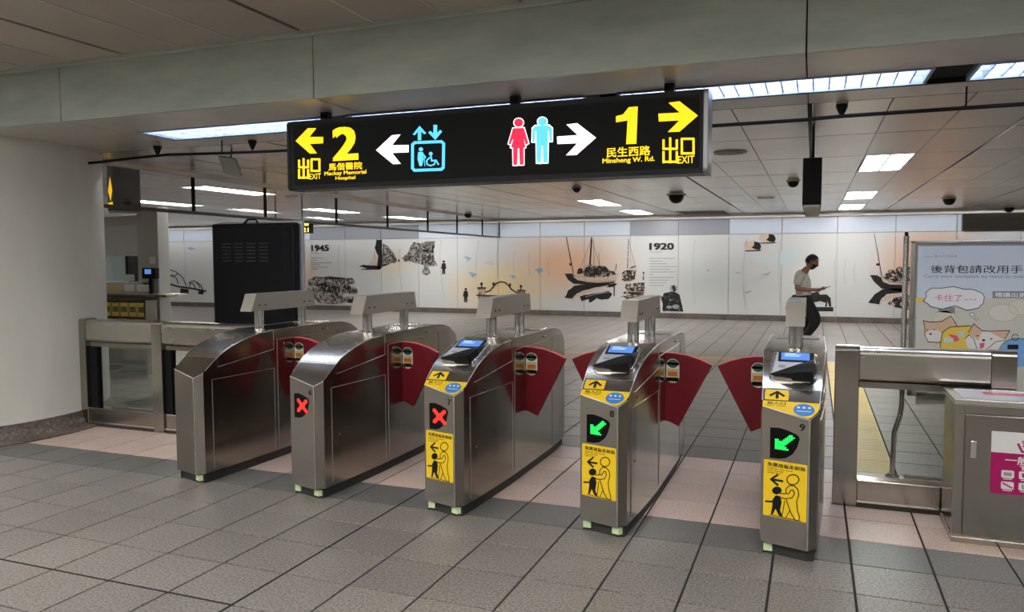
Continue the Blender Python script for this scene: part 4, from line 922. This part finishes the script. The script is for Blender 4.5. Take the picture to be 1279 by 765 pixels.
# hanging sign left near column
hl = empty('box_sign', (-7.78, 6.95, 2.735), math.radians(60)); tag(hl, 'black hanging sign with yellow edge lettering beside the cream column', 'sign')
MB().box(.0, .30, 0, .34, -.50, .012).build('housing', BLACKM, hl, bevel=.01)
MB().box(.01, .29, .01, .33, -.52, -.50).build('underside', mat('alu_strip', (.34, .33, .31), .4, .6), hl)
flat(Frame((-.001, .34, -.4), (0, -1, 0), (0, 0, 1)), [[(.06, .14), (.18, .30), (.28, .14), (.18, .02)], rect(.05, .28, -.06, .0)], 'lit_lettering', SIGNY, hl, .0, .003)

# ------------------------------------------------------------------ conduit with fittings
cd = empty('conduit', (-2.7, 5.82, 2.62)); tag(cd, 'black cable conduit running across under the ceiling', 'conduit')
pts = [(-7.2, 2.612), (-6.65, 2.622), (-6.2, 2.640), (-5.8, 2.650), (-5.2, 2.632), (-4.5, 2.618), (-3.5, 2.62), (-.69, 2.598), (-.09, 2.600), (.16, 2.608), (1.22, 2.612), (2.6, 2.612)]
MB().tube([(x+2.7, 0, z-2.62) for x, z in pts], .0135, 10).build('pipe', BLACKM, cd, smooth=60)
for x in (-5.15, -3.0, .9): MB().tube([(x+2.7, 0, 0), (x+2.7, 0, .128)], .006, 8).build('hanger_rod', BLACKM, cd)
for n, (x, y, lab) in enumerate(((-5.93, 5.82, 'small black cone spotlight on the conduit nearest the cream column'), (-4.85, 5.88, 'small black cone spotlight just left of the exit sign'), (.165, 6.1, 'small black cone spotlight right of the exit sign'))):
    r = empty('spotlight', (x, y, 2.75)); tag(r, lab, 'spotlight', 'cone spotlights along the conduit')
    MB().lathe([(.042, -.012), (.042, 0)], (0, 0, 0), 20).build('mount', CHROME, r, smooth=40)
    MB().lathe([(.010, -.098), (.030, -.055), (.040, -.030), (.040, -.012)], (0, 0, 0), 20).build('cone', BLACK, r, smooth=40)
an = empty('panel_antenna', (-5.45, 6.3, 2.75)); tag(an, 'tilted grey flat panel antenna hanging left of the exit sign', 'antenna')
MB().tube([(0, 0, 0), (0, -.02, -.10)], .008, 8).build('bracket', BLACKM, an)
_pn = MB().box(-.11, .11, -.012, .012, -.10, .10).build('panel', mat('antenna_grey', (.36, .35, .32), .5), an, bevel=.004); _pn.location = (.0, -.03, -.175); _pn.rotation_euler = (math.radians(38), math.radians(12), 0)

# ------------------------------------------------------------------ ceiling gadgets
lightgrey = mat('pale_plastic', (.48, .47, .45), .4); stained = mat('stained_plastic', (.42, .36, .22), .5)
def disc(x, y, rad, lab, cat, m=lightgrey, dome=False, name='ceiling_speaker', group=None):
    r = empty(name, (x, y, CZ)); tag(r, lab, cat, group)
    MB().lathe([(rad*.96, -.014), (rad, -.008), (rad, 0)], (0, 0, 0), 28).build('rim', m, r, smooth=40)
    if dome: MB().lathe([(rad*.15, -.014-rad*.85), (rad*.5, -.014-rad*.72), (rad*.75, -.014-rad*.35), (rad*.8, -.014)], (0, 0, 0), 24).build('dome', BLACK, r, smooth=60)
    else: MB().lathe([(rad*.8, -.016), (rad*.8, -.013)], (0, 0, 0), 28).build('grille', mat('grille', (.25, .24, .23), .5), r)
    return r
disc(-.84, 8.49, .17, 'round ceiling speaker just right of the exit sign', 'speaker', group='round ceiling speakers'); disc(-.85, 15.2, .15, 'small far round ceiling speaker left of the black box sign', 'speaker', group='round ceiling speakers')
disc(-8.59, 11.4, .12, 'round ceiling speaker behind the glass curtain', 'speaker', group='round ceiling speakers')
disc(-2.27, 13.8, .17, 'dark dome camera on the ceiling below the exit sign', 'camera', dome=True, name='dome_camera')
disc(-.30, 12.0, .10, 'stained ceiling camera left of the black box sign', 'camera', stained, True, 'ceiling_camera')
disc(2.37, 16.8, .14, 'conical smoke detector on the ceiling at right', 'smoke detector', lightgrey, True, 'smoke_detector')
disc(4.05, 20.3, .13, 'glass dome camera above the poster stand near the mural', 'camera', lightgrey, True, 'dome_camera')
disc(-8.0, 17.6, .12, 'small smoke detector far back by the glass curtain', 'smoke detector', lightgrey, True, 'smoke_detector')
disc(-3.49, 11.8, .08, 'tiny ceiling sensor just under the exit sign', 'sensor', lightgrey, True, 'ceiling_sensor')
av = empty('air_vent', (-2.55, 19.6, CZ)); tag(av, 'dark slotted air vent in the ceiling near the mural', 'vent')
MB().box(-.6, .6, -.8, .8, -.006, 0).build('frame', lightgrey, av)
for k in range(6): MB().box(-.55, .55, -.7+k*.25, -.6+k*.25, -.012, -.006).build('slat', BLACKM, av)

# ------------------------------------------------------------------ glass smoke curtain
gc = empty('glass_curtain', (-8.0, 13.7, 2.5)); tag(gc, 'framed glass smoke curtain hanging from the ceiling towards the mural', 'glass screen')
def cx_(y): return -7.40-(y-6.4)*.0785
ysp = [6.4, 7.95, 9.52, 11.62, 13.64, 15.69, 17.54, 19.47, 21.0]
def gq(y, z, dx=0): return (cx_(y)+8.0+dx, y-13.7, z-2.5)
for rl, (za, zb, wd) in {'top_rail': (2.70, 2.752, .03), 'bottom_rail': (2.225, 2.265, .022)}.items():
    ya, yb = ysp[0], ysp[-1]
    MB().add([gq(ya, za, -wd), gq(ya, za, wd), gq(yb, za, wd), gq(yb, za, -wd), gq(ya, zb, -wd), gq(ya, zb, wd), gq(yb, zb, wd), gq(yb, zb, -wd)], [(0, 1, 2, 3), (4, 5, 6, 7), (0, 1, 5, 4), (1, 2, 6, 5), (2, 3, 7, 6), (3, 0, 4, 7)]).build(rl, mat('bronze_rail', (.10, .085, .07), .4, .5) if rl == 'bottom_rail' else CEILM, gc)
for y in ysp:
    c = gq(y, 2.46); MB().box(c[0]-.014, c[0]+.014, c[1]-.02, c[1]+.02, 2.23-2.5, 2.72-2.5).build('mullion', BLACKM, gc)
for ya, yb in zip(ysp[:-1], ysp[1:]):
    wd = .004
    MB().add([gq(ya+.02, 2.26, -wd), gq(ya+.02, 2.26, wd), gq(yb-.02, 2.26, wd), gq(yb-.02, 2.26, -wd), gq(ya+.02, 2.71, -wd), gq(ya+.02, 2.71, wd), gq(yb-.02, 2.71, wd), gq(yb-.02, 2.71, -wd)], [(0, 1, 2, 3), (4, 5, 6, 7), (0, 1, 5, 4), (1, 2, 6, 5), (2, 3, 7, 6), (3, 0, 4, 7)]).build('glass_pane', GLASSC, gc)

# ------------------------------------------------------------------ amber display and black totem
ld = empty('led_display', (-9.15, 12.0, 2.24)); tag(ld, 'small hanging display with amber train text behind the black totem', 'display')
MB().box(-.5, .5, .0, .12, -.125, .11).build('housing', BLACK, ld, bevel=.004); LF = Frame((0, -.001, 0), (1, 0, 0), (0, 0, 1)); AMB = mat('amber_leds', (.9, .6, .1), .5, emit=2.2, ecol=(1, .62, .10))
text(LF, 'Bound for Tamsui', (-.48, .48, .012, .095), 'amber_text', AMB, ld, bold=.02, t=.002); text(LF, '2:21', (.24, .48, -.105, -.025), 'amber_text', AMB, ld, bold=.02, t=.002)
for x in (-.3, .3): MB().box(x-.01, x+.01, .05, .07, .11, .51).build('hanger', BLACKM, ld)
tt = empty('display_totem', (-5.45, 6.6, 0)); tag(tt, 'tall black back of a display totem behind the left barrier', 'display')
MB().prism([(-.56, -.0), (.50, 0), (.50, .10), (-.56, .10)], lambda u, v, w_: (u, v, w_), .12, 2.02).build('back_shell', BLACK, tt, bevel=.02)
MB().prism([(-.50, -.045), (.40, -.045), (.47, .0), (-.545, .0)], lambda u, v, w_: (u, v, w_), .18, 1.985).build('raised_back', BLACKM, tt, bevel=.01)
MB().box(-.57, .535, .10, .135, .10, 2.045).build('screen_bezel', mat('silver_bezel', (.52, .54, .58), .35, .4), tt, bevel=.008)
BLACKV = mat('vent_black', (.03, .03, .032), .5)
vt = MB()
for i in range(4):
    for j in range(6): vt.box(-.38+i*.16, -.27+i*.16, -.049, -.044, 1.80-j*.036, 1.812-j*.036)
vt.build('vent_slots', BLACKV, tt); vt = MB()
for i in range(4):
    for j in range(4): vt.box(-.38+i*.16, -.27+i*.16, -.049, -.044, .95-j*.036, .962-j*.036)
vt.build('vent_slots', BLACKV, tt)
MB().box(-.45, .42, -.10, .22, 0, .12).build('base', BLACKM, tt, bevel=.01)
MB().tube([(-.15, .03, 2.02), (-.1, .03, 2.06), (.0, .03, 2.06), (.03, .03, 2.02)], .012, 8).build('lifting_handle', BLACK, tt)

# ------------------------------------------------------------------ ticket booth at left
BOOTHM = mat('booth_grey_metal', (.50, .50, .48), .4, .25)
bo = empty('ticket_booth', (-10.6, 8.9, 0)); tag(bo, 'steel and glass ticket booth seen left between column and totem', 'ticket booth')
MB().box(1.27, 1.58, -.1, .12, 0, 2.42).build('corner_post', BOOTHM, bo, bevel=.01)
MB().box(1.10, 1.26, -.02, .06, 1.20, 2.40).build('inner_post', BOOTHM, bo)
MB().box(-2.2, 1.27, -.06, .08, 2.16, 2.30).build('header_beam', BOOTHM, bo, bevel=.01)
MB().box(-2.2, 1.10, -.01, .0, 1.70, 2.16).build('frosted_pane', mat('frosted_film', (.60, .62, .64), .35), bo)
MB().box(-2.2, 1.10, -.01, .0, 1.22, 1.695).build('glass_pane', GLASS, bo)
MB().box(-2.2, 1.50, -.02, .06, 0, 1.14).build('counter_wall', BOOTHM, bo)
MB().box(-2.2, 1.98, -.36, .05, 1.10, 1.14).build('counter_top', STEELV, bo, bevel=.01)
MB().box(-2.2, 1.45, -.10, .0, 1.14, 1.30).build('counter_back', BOOTHM, bo, bevel=.004)
MB().box(-2.2, -.35, 1.5, 1.6, 0, 2.3).build('rear_wall', mat('booth_wall', (.42, .46, .47), .5), bo)
MB().box(-2.2, .45, .5, 1.1, .0, 1.28).build('desk', PRGREY, bo)
for (xa, xb, c_, n_) in ((.45, .85, mat_sand, 'a'), (.9, 1.1, WHITEP, 'b'), (1.15, 1.40, WHITEP, 'c')): MB().box(xa, xb, -.104, -.10, 1.16, 1.27).build('counter_notice', c_, bo)
for z in (1.42, 1.58): MB().box(1.42, 1.53, -.105, -.10, z, z+.10).build('notice_sticker', WHITEP, bo)
mo = empty('monitor', (-10.3, 9.6, 1.28)); tag(mo, 'office monitor standing on the desk inside the ticket booth', 'monitor')
MB().box(-.03, .03, -.2, .2, .12, .42).build('screen', BLACK, mo, bevel=.006); MB().box(-.02, .02, -.03, .03, 0, .14).build('stand', BLACK, mo); MB().box(-.08, .08, -.1, .1, 0, .012).build('foot', BLACK, mo)
cp = empty('card_terminal', (-9.08, 8.72, 1.14)); tag(cp, 'black card terminal with blue screen on the booth counter', 'card reader')
MB().box(-.03, .03, -.02, .02, 0, .25).build('stalk', BLACK, cp); MB().box(-.13, .13, -.05, .03, .22, .38).build('head', BLACK, cp, bevel=.01); MB().box(-.07, .05, -.053, -.05, .29, .36).build('screen', LCD, cp)
ra = empty('leaflet_rack', (-9.25, 8.45, 0)); tag(ra, 'steel leaflet rack of yellow leaflets in front of the booth counter', 'leaflet rack')
MB().box(-.45, -.42, -.12, .09, 0, 1.06).build('side_panel', STEELD, ra); MB().box(.42, .45, -.12, .09, 0, 1.06).build('side_panel', STEELD, ra)
MB().box(-.42, .42, .06, .09, 0, 1.05).build('back_panel', STEELD, ra)
for k in range(4): MB().box(-.42, .42, -.12, .06, .12+k*.23, .14+k*.23).build('shelf', STEEL, ra)
leafn = 0
lm = [mat('leaflet_yellow', (.62, .50, .10), .5), mat('leaflet_pale', (.66, .64, .40), .5), mat('leaflet_dark', (.10, .10, .05), .5)]
for row_, z in enumerate((.60, .83)):
    for k in range(5):
        x = -.36+k*.165; place = ('leftmost', 'second from left', 'middle', 'second from right', 'rightmost')[k]
        r = empty('leaflet_stack', (ra.location.x+x, 8.37, z)); tag(r, 'yellow leaflet stack, %s on the %s shelf of the rack' % (place, ('lower', 'upper')[row_]), 'leaflets', 'yellow leaflets in the rack')
        MB().box(-.0, .13, -.03, .03, 0, .19).build('paper_block', lm[0 if row_ else 1], r, bevel=.002); MB().box(.01, .12, -.032, -.03, .06, .14).build('printed_band', lm[2], r)
bn = empty('wrapped_bin', (-10.05, 8.35, 0)); tag(bn, 'steel bin with clear plastic sheet over its lid beside the leaflet rack', 'bin')
MB().box(-.30, .28, -.15, .18, 0, .98).build('body', STEEL, bn, bevel=.01); MB().box(-.32, .30, -.17, .2, .98, 1.02).build('lid', STEELV, bn, bevel=.01)
_r = random.Random(4); gv = []; gf = []
for i in range(9):
    for j in range(7): gv.append((-.12+i*.05, -.19+j*.05+_r.random()*.02, 1.04+.06*math.sin(i*1.3+j)*_r.random()-(.18 if j == 0 else 0)))
for i in range(8):
    for j in range(6): a = i*7+j; gf.append((a, a+1, a+8, a+7))
_s = MB().add(gv, gf).build('plastic_sheet', mat('plastic_film', (.62, .64, .66), .12, .3), bn, smooth=60); _m = _s.modifiers.new('s', 'SOLIDIFY'); _m.thickness = .003

# ------------------------------------------------------------------ walking man with phone
PYM = 13.5
pm = empty('person', (-.09, PYM, 0)); tag(pm, 'man in white short-sleeved shirt and black trousers walking, looking at a phone', 'person')
def hp(px, py, y=0.): 
    p = at(px, py, PYM); return (p.x+.09, y, p.z)
def skin(name, verts, edges, radii, m, parent, root=0, sub=2):
    me = bpy.data.meshes.new(name); me.from_pydata([tuple(v) for v in verts], edges, []); me.materials.append(m)
    o = bpy.data.objects.new(name, me); COL.objects.link(o); o.parent = parent
    o.modifiers.new('skin', 'SKIN').use_smooth_shade = True
    if not me.skin_vertices: 
        me.attributes
    sv = me.skin_vertices[0].data if me.skin_vertices else None
    if sv:
        for i, r_ in enumerate(radii):
            sv[i].radius = r_ if isinstance(r_, tuple) else (r_, r_); sv[i].use_root = (i == root)
    s_ = o.modifiers.new('sub', 'SUBSURF'); s_.levels = sub; s_.render_levels = sub
    return o
SKN = mat('skin_tan', (.30, .16, .10), .55); SHIRT = mat('white_shirt', (.60, .60, .58), .8); TROU = mat('black_trousers', (.012, .012, .014), .8); HAIR = mat('black_hair', (.012, .010, .009), .6); MASK = mat('black_mask', (.012, .012, .012), .7); SHOE = mat('black_shoes', (.01, .01, .01), .4)
def skinmesh(name, chains, m, parent, sub=2):
    """chains: list of lists of (point, radius); a chain may start with an int index into earlier vertices"""
    vs, es, rs = [], [], []
    for ch in chains:
        prev = None
        for c in ch:
            if isinstance(c, int): prev = c; continue
            vs.append(c[0]); rs.append(c[1]); i = len(vs)-1
            if prev is not None: es.append((prev, i))
            prev = i
    me = bpy.data.meshes.new(name); me.from_pydata([tuple(v) for v in vs], es, []); me.materials.append(m)
    o = bpy.data.objects.new(name, me); COL.objects.link(o); o.parent = parent
    md = o.modifiers.new('skin', 'SKIN'); md.use_smooth_shade = True
    bpy.context.view_layer.update()
    sv = me.skin_vertices[0].data
    for i, r_ in enumerate(rs): sv[i].radius = r_ if isinstance(r_, tuple) else (r_, r_); sv[i].use_root = (i == 0)
    s_ = o.modifiers.new('sub', 'SUBSURF'); s_.levels = sub; s_.render_levels = sub
    return o
pel = hp(1004, 373); wai = hp(1004, 366); che = hp(1002, 350); upc = hp(1002, 343); nk = hp(1006, 338); hd0 = hp(1010, 333)
rsh = hp(999, 344, -.16); rel_ = hp(995, 360.5, -.22); rwr = hp(1021, 361.8, -.10); rha = hp(1026, 361.2, -.09)
lsh = hp(1001, 344, .17); lel = hp(998, 361, .21); lwr = hp(1020, 363, .02); lha = hp(1025, 362.5, -.02)
rhi = hp(1005, 376, -.09); rkn = hp(1020, 401, -.10); ran = hp(1003, 424, -.09); rto = hp(1009, 431, -.09)
lhi = hp(1003, 376, .09); lkn = hp(1003, 404, .10); lan = (hp(997, 432, .10)[0], .10, .09); lto = (lan[0]+.17, .10, .035)
def V(t): return Vector(t)
rs0 = hp(1001.5, 343.5, -.09); ls0 = hp(1001.5, 343.5, .09)
body = skinmesh('body', [
    [(pel, (.06, .06)), (wai, (.08, .07)), (che, (.10, .08)), (upc, (.08, .07)), (nk, (.056, .056)), (hd0, (.055, .055))],
    [3, (rs0, .045), (V(rsh)+Vector((0, .01, -.03)), .038), (V(rsh).lerp(V(rel_), .5), .040), (rel_, .038), (V(rel_).lerp(V(rwr), .5), .036), (rwr, .026), (rha, (.024, .034))],
    [3, (ls0, .045), (V(lsh)+Vector((0, -.01, -.03)), .038), (V(lsh).lerp(V(lel), .5), .040), (lel, .038), (V(lel).lerp(V(lwr), .5), .036), (lwr, .026), (lha, (.024, .034))],
    [0, (rhi, .070), (V(rhi).lerp(V(rkn), .5), .075), (rkn, .055), (V(rkn).lerp(V(ran), .4), .05), (ran, .034), (rto, .032)],
    [0, (lhi, .070), (V(lhi).lerp(V(lkn), .5), .075), (lkn, .055), (V(lkn).lerp(V(lan), .4), .05), (lan, .034), (lto, .032)]], SKN, pm)
skinmesh('shirt', [[(hp(1004, 374), (.150, .130)), (wai, (.152, .130)), (che, (.175, .145)), (upc, (.155, .125)), (hp(1004.5, 340.5), (.095, .09)), (hp(1005.8, 338.2), (.070, .070))]], SHIRT, pm)
for a0_, a1_, a2_ in ((rs0, rsh, rel_), (ls0, lsh, lel)):
    skinmesh('sleeve', [[(V(a0_)+Vector((0, 0, -.02)), .075), (V(a0_).lerp(V(a1_), .6)+Vector((0, 0, -.015)), .088), (a1_, .088), (V(a1_).lerp(V(a2_), .4), .078), (V(a1_).lerp(V(a2_), .78), .072)]], SHIRT, pm)
skinmesh('trousers', [[(hp(1003.5, 368), (.165, .150)), (hp(1004, 372), (.170, .150)), (hp(1004, 376), (.165, .145))],
    [2, (rhi, .130), (V(rhi).lerp(V(rkn), .5), .125), (rkn, .105), (V(rkn).lerp(V(ran), .45), .070), (V(rkn).lerp(V(ran), .95), .060)],
    [2, (lhi, .130), (V(lhi).lerp(V(lkn), .5), .125), (lkn, .105), (V(lkn).lerp(V(lan), .45), .070), (V(lkn).lerp(V(lan), .95), .060)]], TROU, pm)
for a, t in ((ran, rto), (lan, lto)):
    skinmesh('shoe', [[(V(a)+Vector((-.05, 0, -.045)), (.04, .038)), (V(a).lerp(V(t), .4)+Vector((0, 0, -.03)), (.044, .04)), (V(t)+Vector((0, 0, .0)), (.04, .028)), (V(t)+Vector((.06, 0, -.003)), (.03, .02))]], SHOE, pm)
# head, tilted forward towards the phone
hc = Vector(hp(1014, 327.5)); HR = Matrix.Rotation(math.radians(22), 4, 'Y')
def headpt(a, b, c): return hc+HR @ Vector((a, b, c))
def blob(name, fnr, m, parent, n=28, k=20, th0=0., th1=math.pi, keep=None, solid=0):
    vs, fs = [], []
    for i in range(k+1):
        th = th0+(th1-th0)*i/k
        for j in range(n):
            ph = 2*math.pi*j/n; d = Vector((math.sin(th)*math.cos(ph), math.sin(th)*math.sin(ph), math.cos(th))); vs.append(fnr(d))
    for i in range(k):
        for j in range(n):
            q = (i*n+j, i*n+(j+1) % n, (i+1)*n+(j+1) % n, (i+1)*n+j)
            if keep is None or keep(i, j): fs.append(q)
    o = MB().add(vs, fs).build(name, m, parent, smooth=70)
    return o
def head_r(d, g=1.0, nose=True):
    x, y, z = d
    r = Vector((x*.098, y*.075, z*.118))
    if z < 0: r.x *= 1-.10*(-z); r.y *= 1-.28*(-z); r.x += .012*(-z)
    if x > .6 and nose: 
        r.x += .022*max(0, 1-abs(y)/.16)*max(0, 1-abs(z+.12)/.22)          # nose
        r.x -= .010*max(0, 1-abs(abs(y)-.33)/.16)*max(0, 1-abs(z-.10)/.14)    # eye sockets
        r.x += .006*max(0, 1-abs(z-.28)/.12)                                # brow
    return r*g
blob('head', lambda d: headpt(*head_r(d)), SKN, pm)
blob('hair', lambda d: headpt(*(head_r(d, 1.07, False)+Vector((-.004, 0, .004)))), HAIR, pm, keep=lambda i, j: (i < 6) or (i < 12 and 7 <= j <= 20) or (i < 9 and 5 <= j <= 22))
blob('face_mask', lambda d: headpt(*(head_r(d, 1.055))), MASK, pm, keep=lambda i, j: 11 <= i <= 17 and (j <= 5 or j >= 22))
for s in (-1, 1):
    MB().lathe([(.003, -.006), (.0115, 0), (.003, .006)], (0, 0, 0), 12).build('eye', HAIR, pm).location = headpt(.088, s*.030, .012)
    e_ = MB().tube([Vector((-.012, 0, -.03)), Vector((-.016, s*.012, -.005)), Vector((-.008, s*.014, .022)), Vector((.004, s*.006, .018))], [.007, .009, .009, .005], 8).build('ear', SKN, pm, smooth=60); e_.location = headpt(-.008, s*.072, .0)
# fingers of both hands
for hnd, s in ((rha, -1), (lha, 1)):
    h = Vector(hnd)
    for k in range(4):
        y = (-.026+.017*k); L = (.062, .072, .068, .055)[k]
        skinmesh('finger', [[(h+Vector((.015, y, .0)), .0095), (h+Vector((.015+L*.5, y, .012)), .0085), (h+Vector((.015+L*.85, y+s*-.008, .026)), .0075), (h+Vector((.015+L*.75, y+s*-.014, .038)), .0065)]], SKN, pm, sub=1)
    skinmesh('thumb', [[(h+Vector((-.01, -s*.022, .01)), .011), (h+Vector((.02, -s*.03, .032)), .010), (h+Vector((.05, -s*.02, .044)), .0085)]], SKN, pm, sub=1)
ph = empty('phone', hp(1032, 359.6, 0)); ph.location = Vector(hp(1030.5, 359.7, -.09))+Vector((-.09, PYM, 0)); tag(ph, 'dark phone held by the walking man', 'phone')
_p = MB().box(-.085, .085, -.038, .038, -.004, .004).build('case', BLACK, ph, bevel=.003); _q = MB().box(-.078, .078, -.034, .034, .004, .0046).build('screen', mat('phone_glass', (.05, .06, .08), .1), ph)
ph.rotation_euler = (0, math.radians(-20), 0)

# hidden cove lamp that washes the mural from the ceiling edge
cv = empty('cove_light', (-9.4, 20.56, 2.745)); tag(cv, 'long slim cove lamp along the ceiling edge above the mural', 'ceiling light')
MB().box(-15.4, 15.4, -.05, .05, -.012, .0).build('housing', FLUORW, cv); MB().box(-15.3, 15.3, -.035, .035, -.02, -.012).build('diffuser', mat('cove_glow', (.9, .9, .9), .5, emit=16, ecol=(.97, .97, 1)), cv)
MB().box(-15.4, 15.4, -.085, -.07, -.058, .0).build('lip', CEILS, cv)
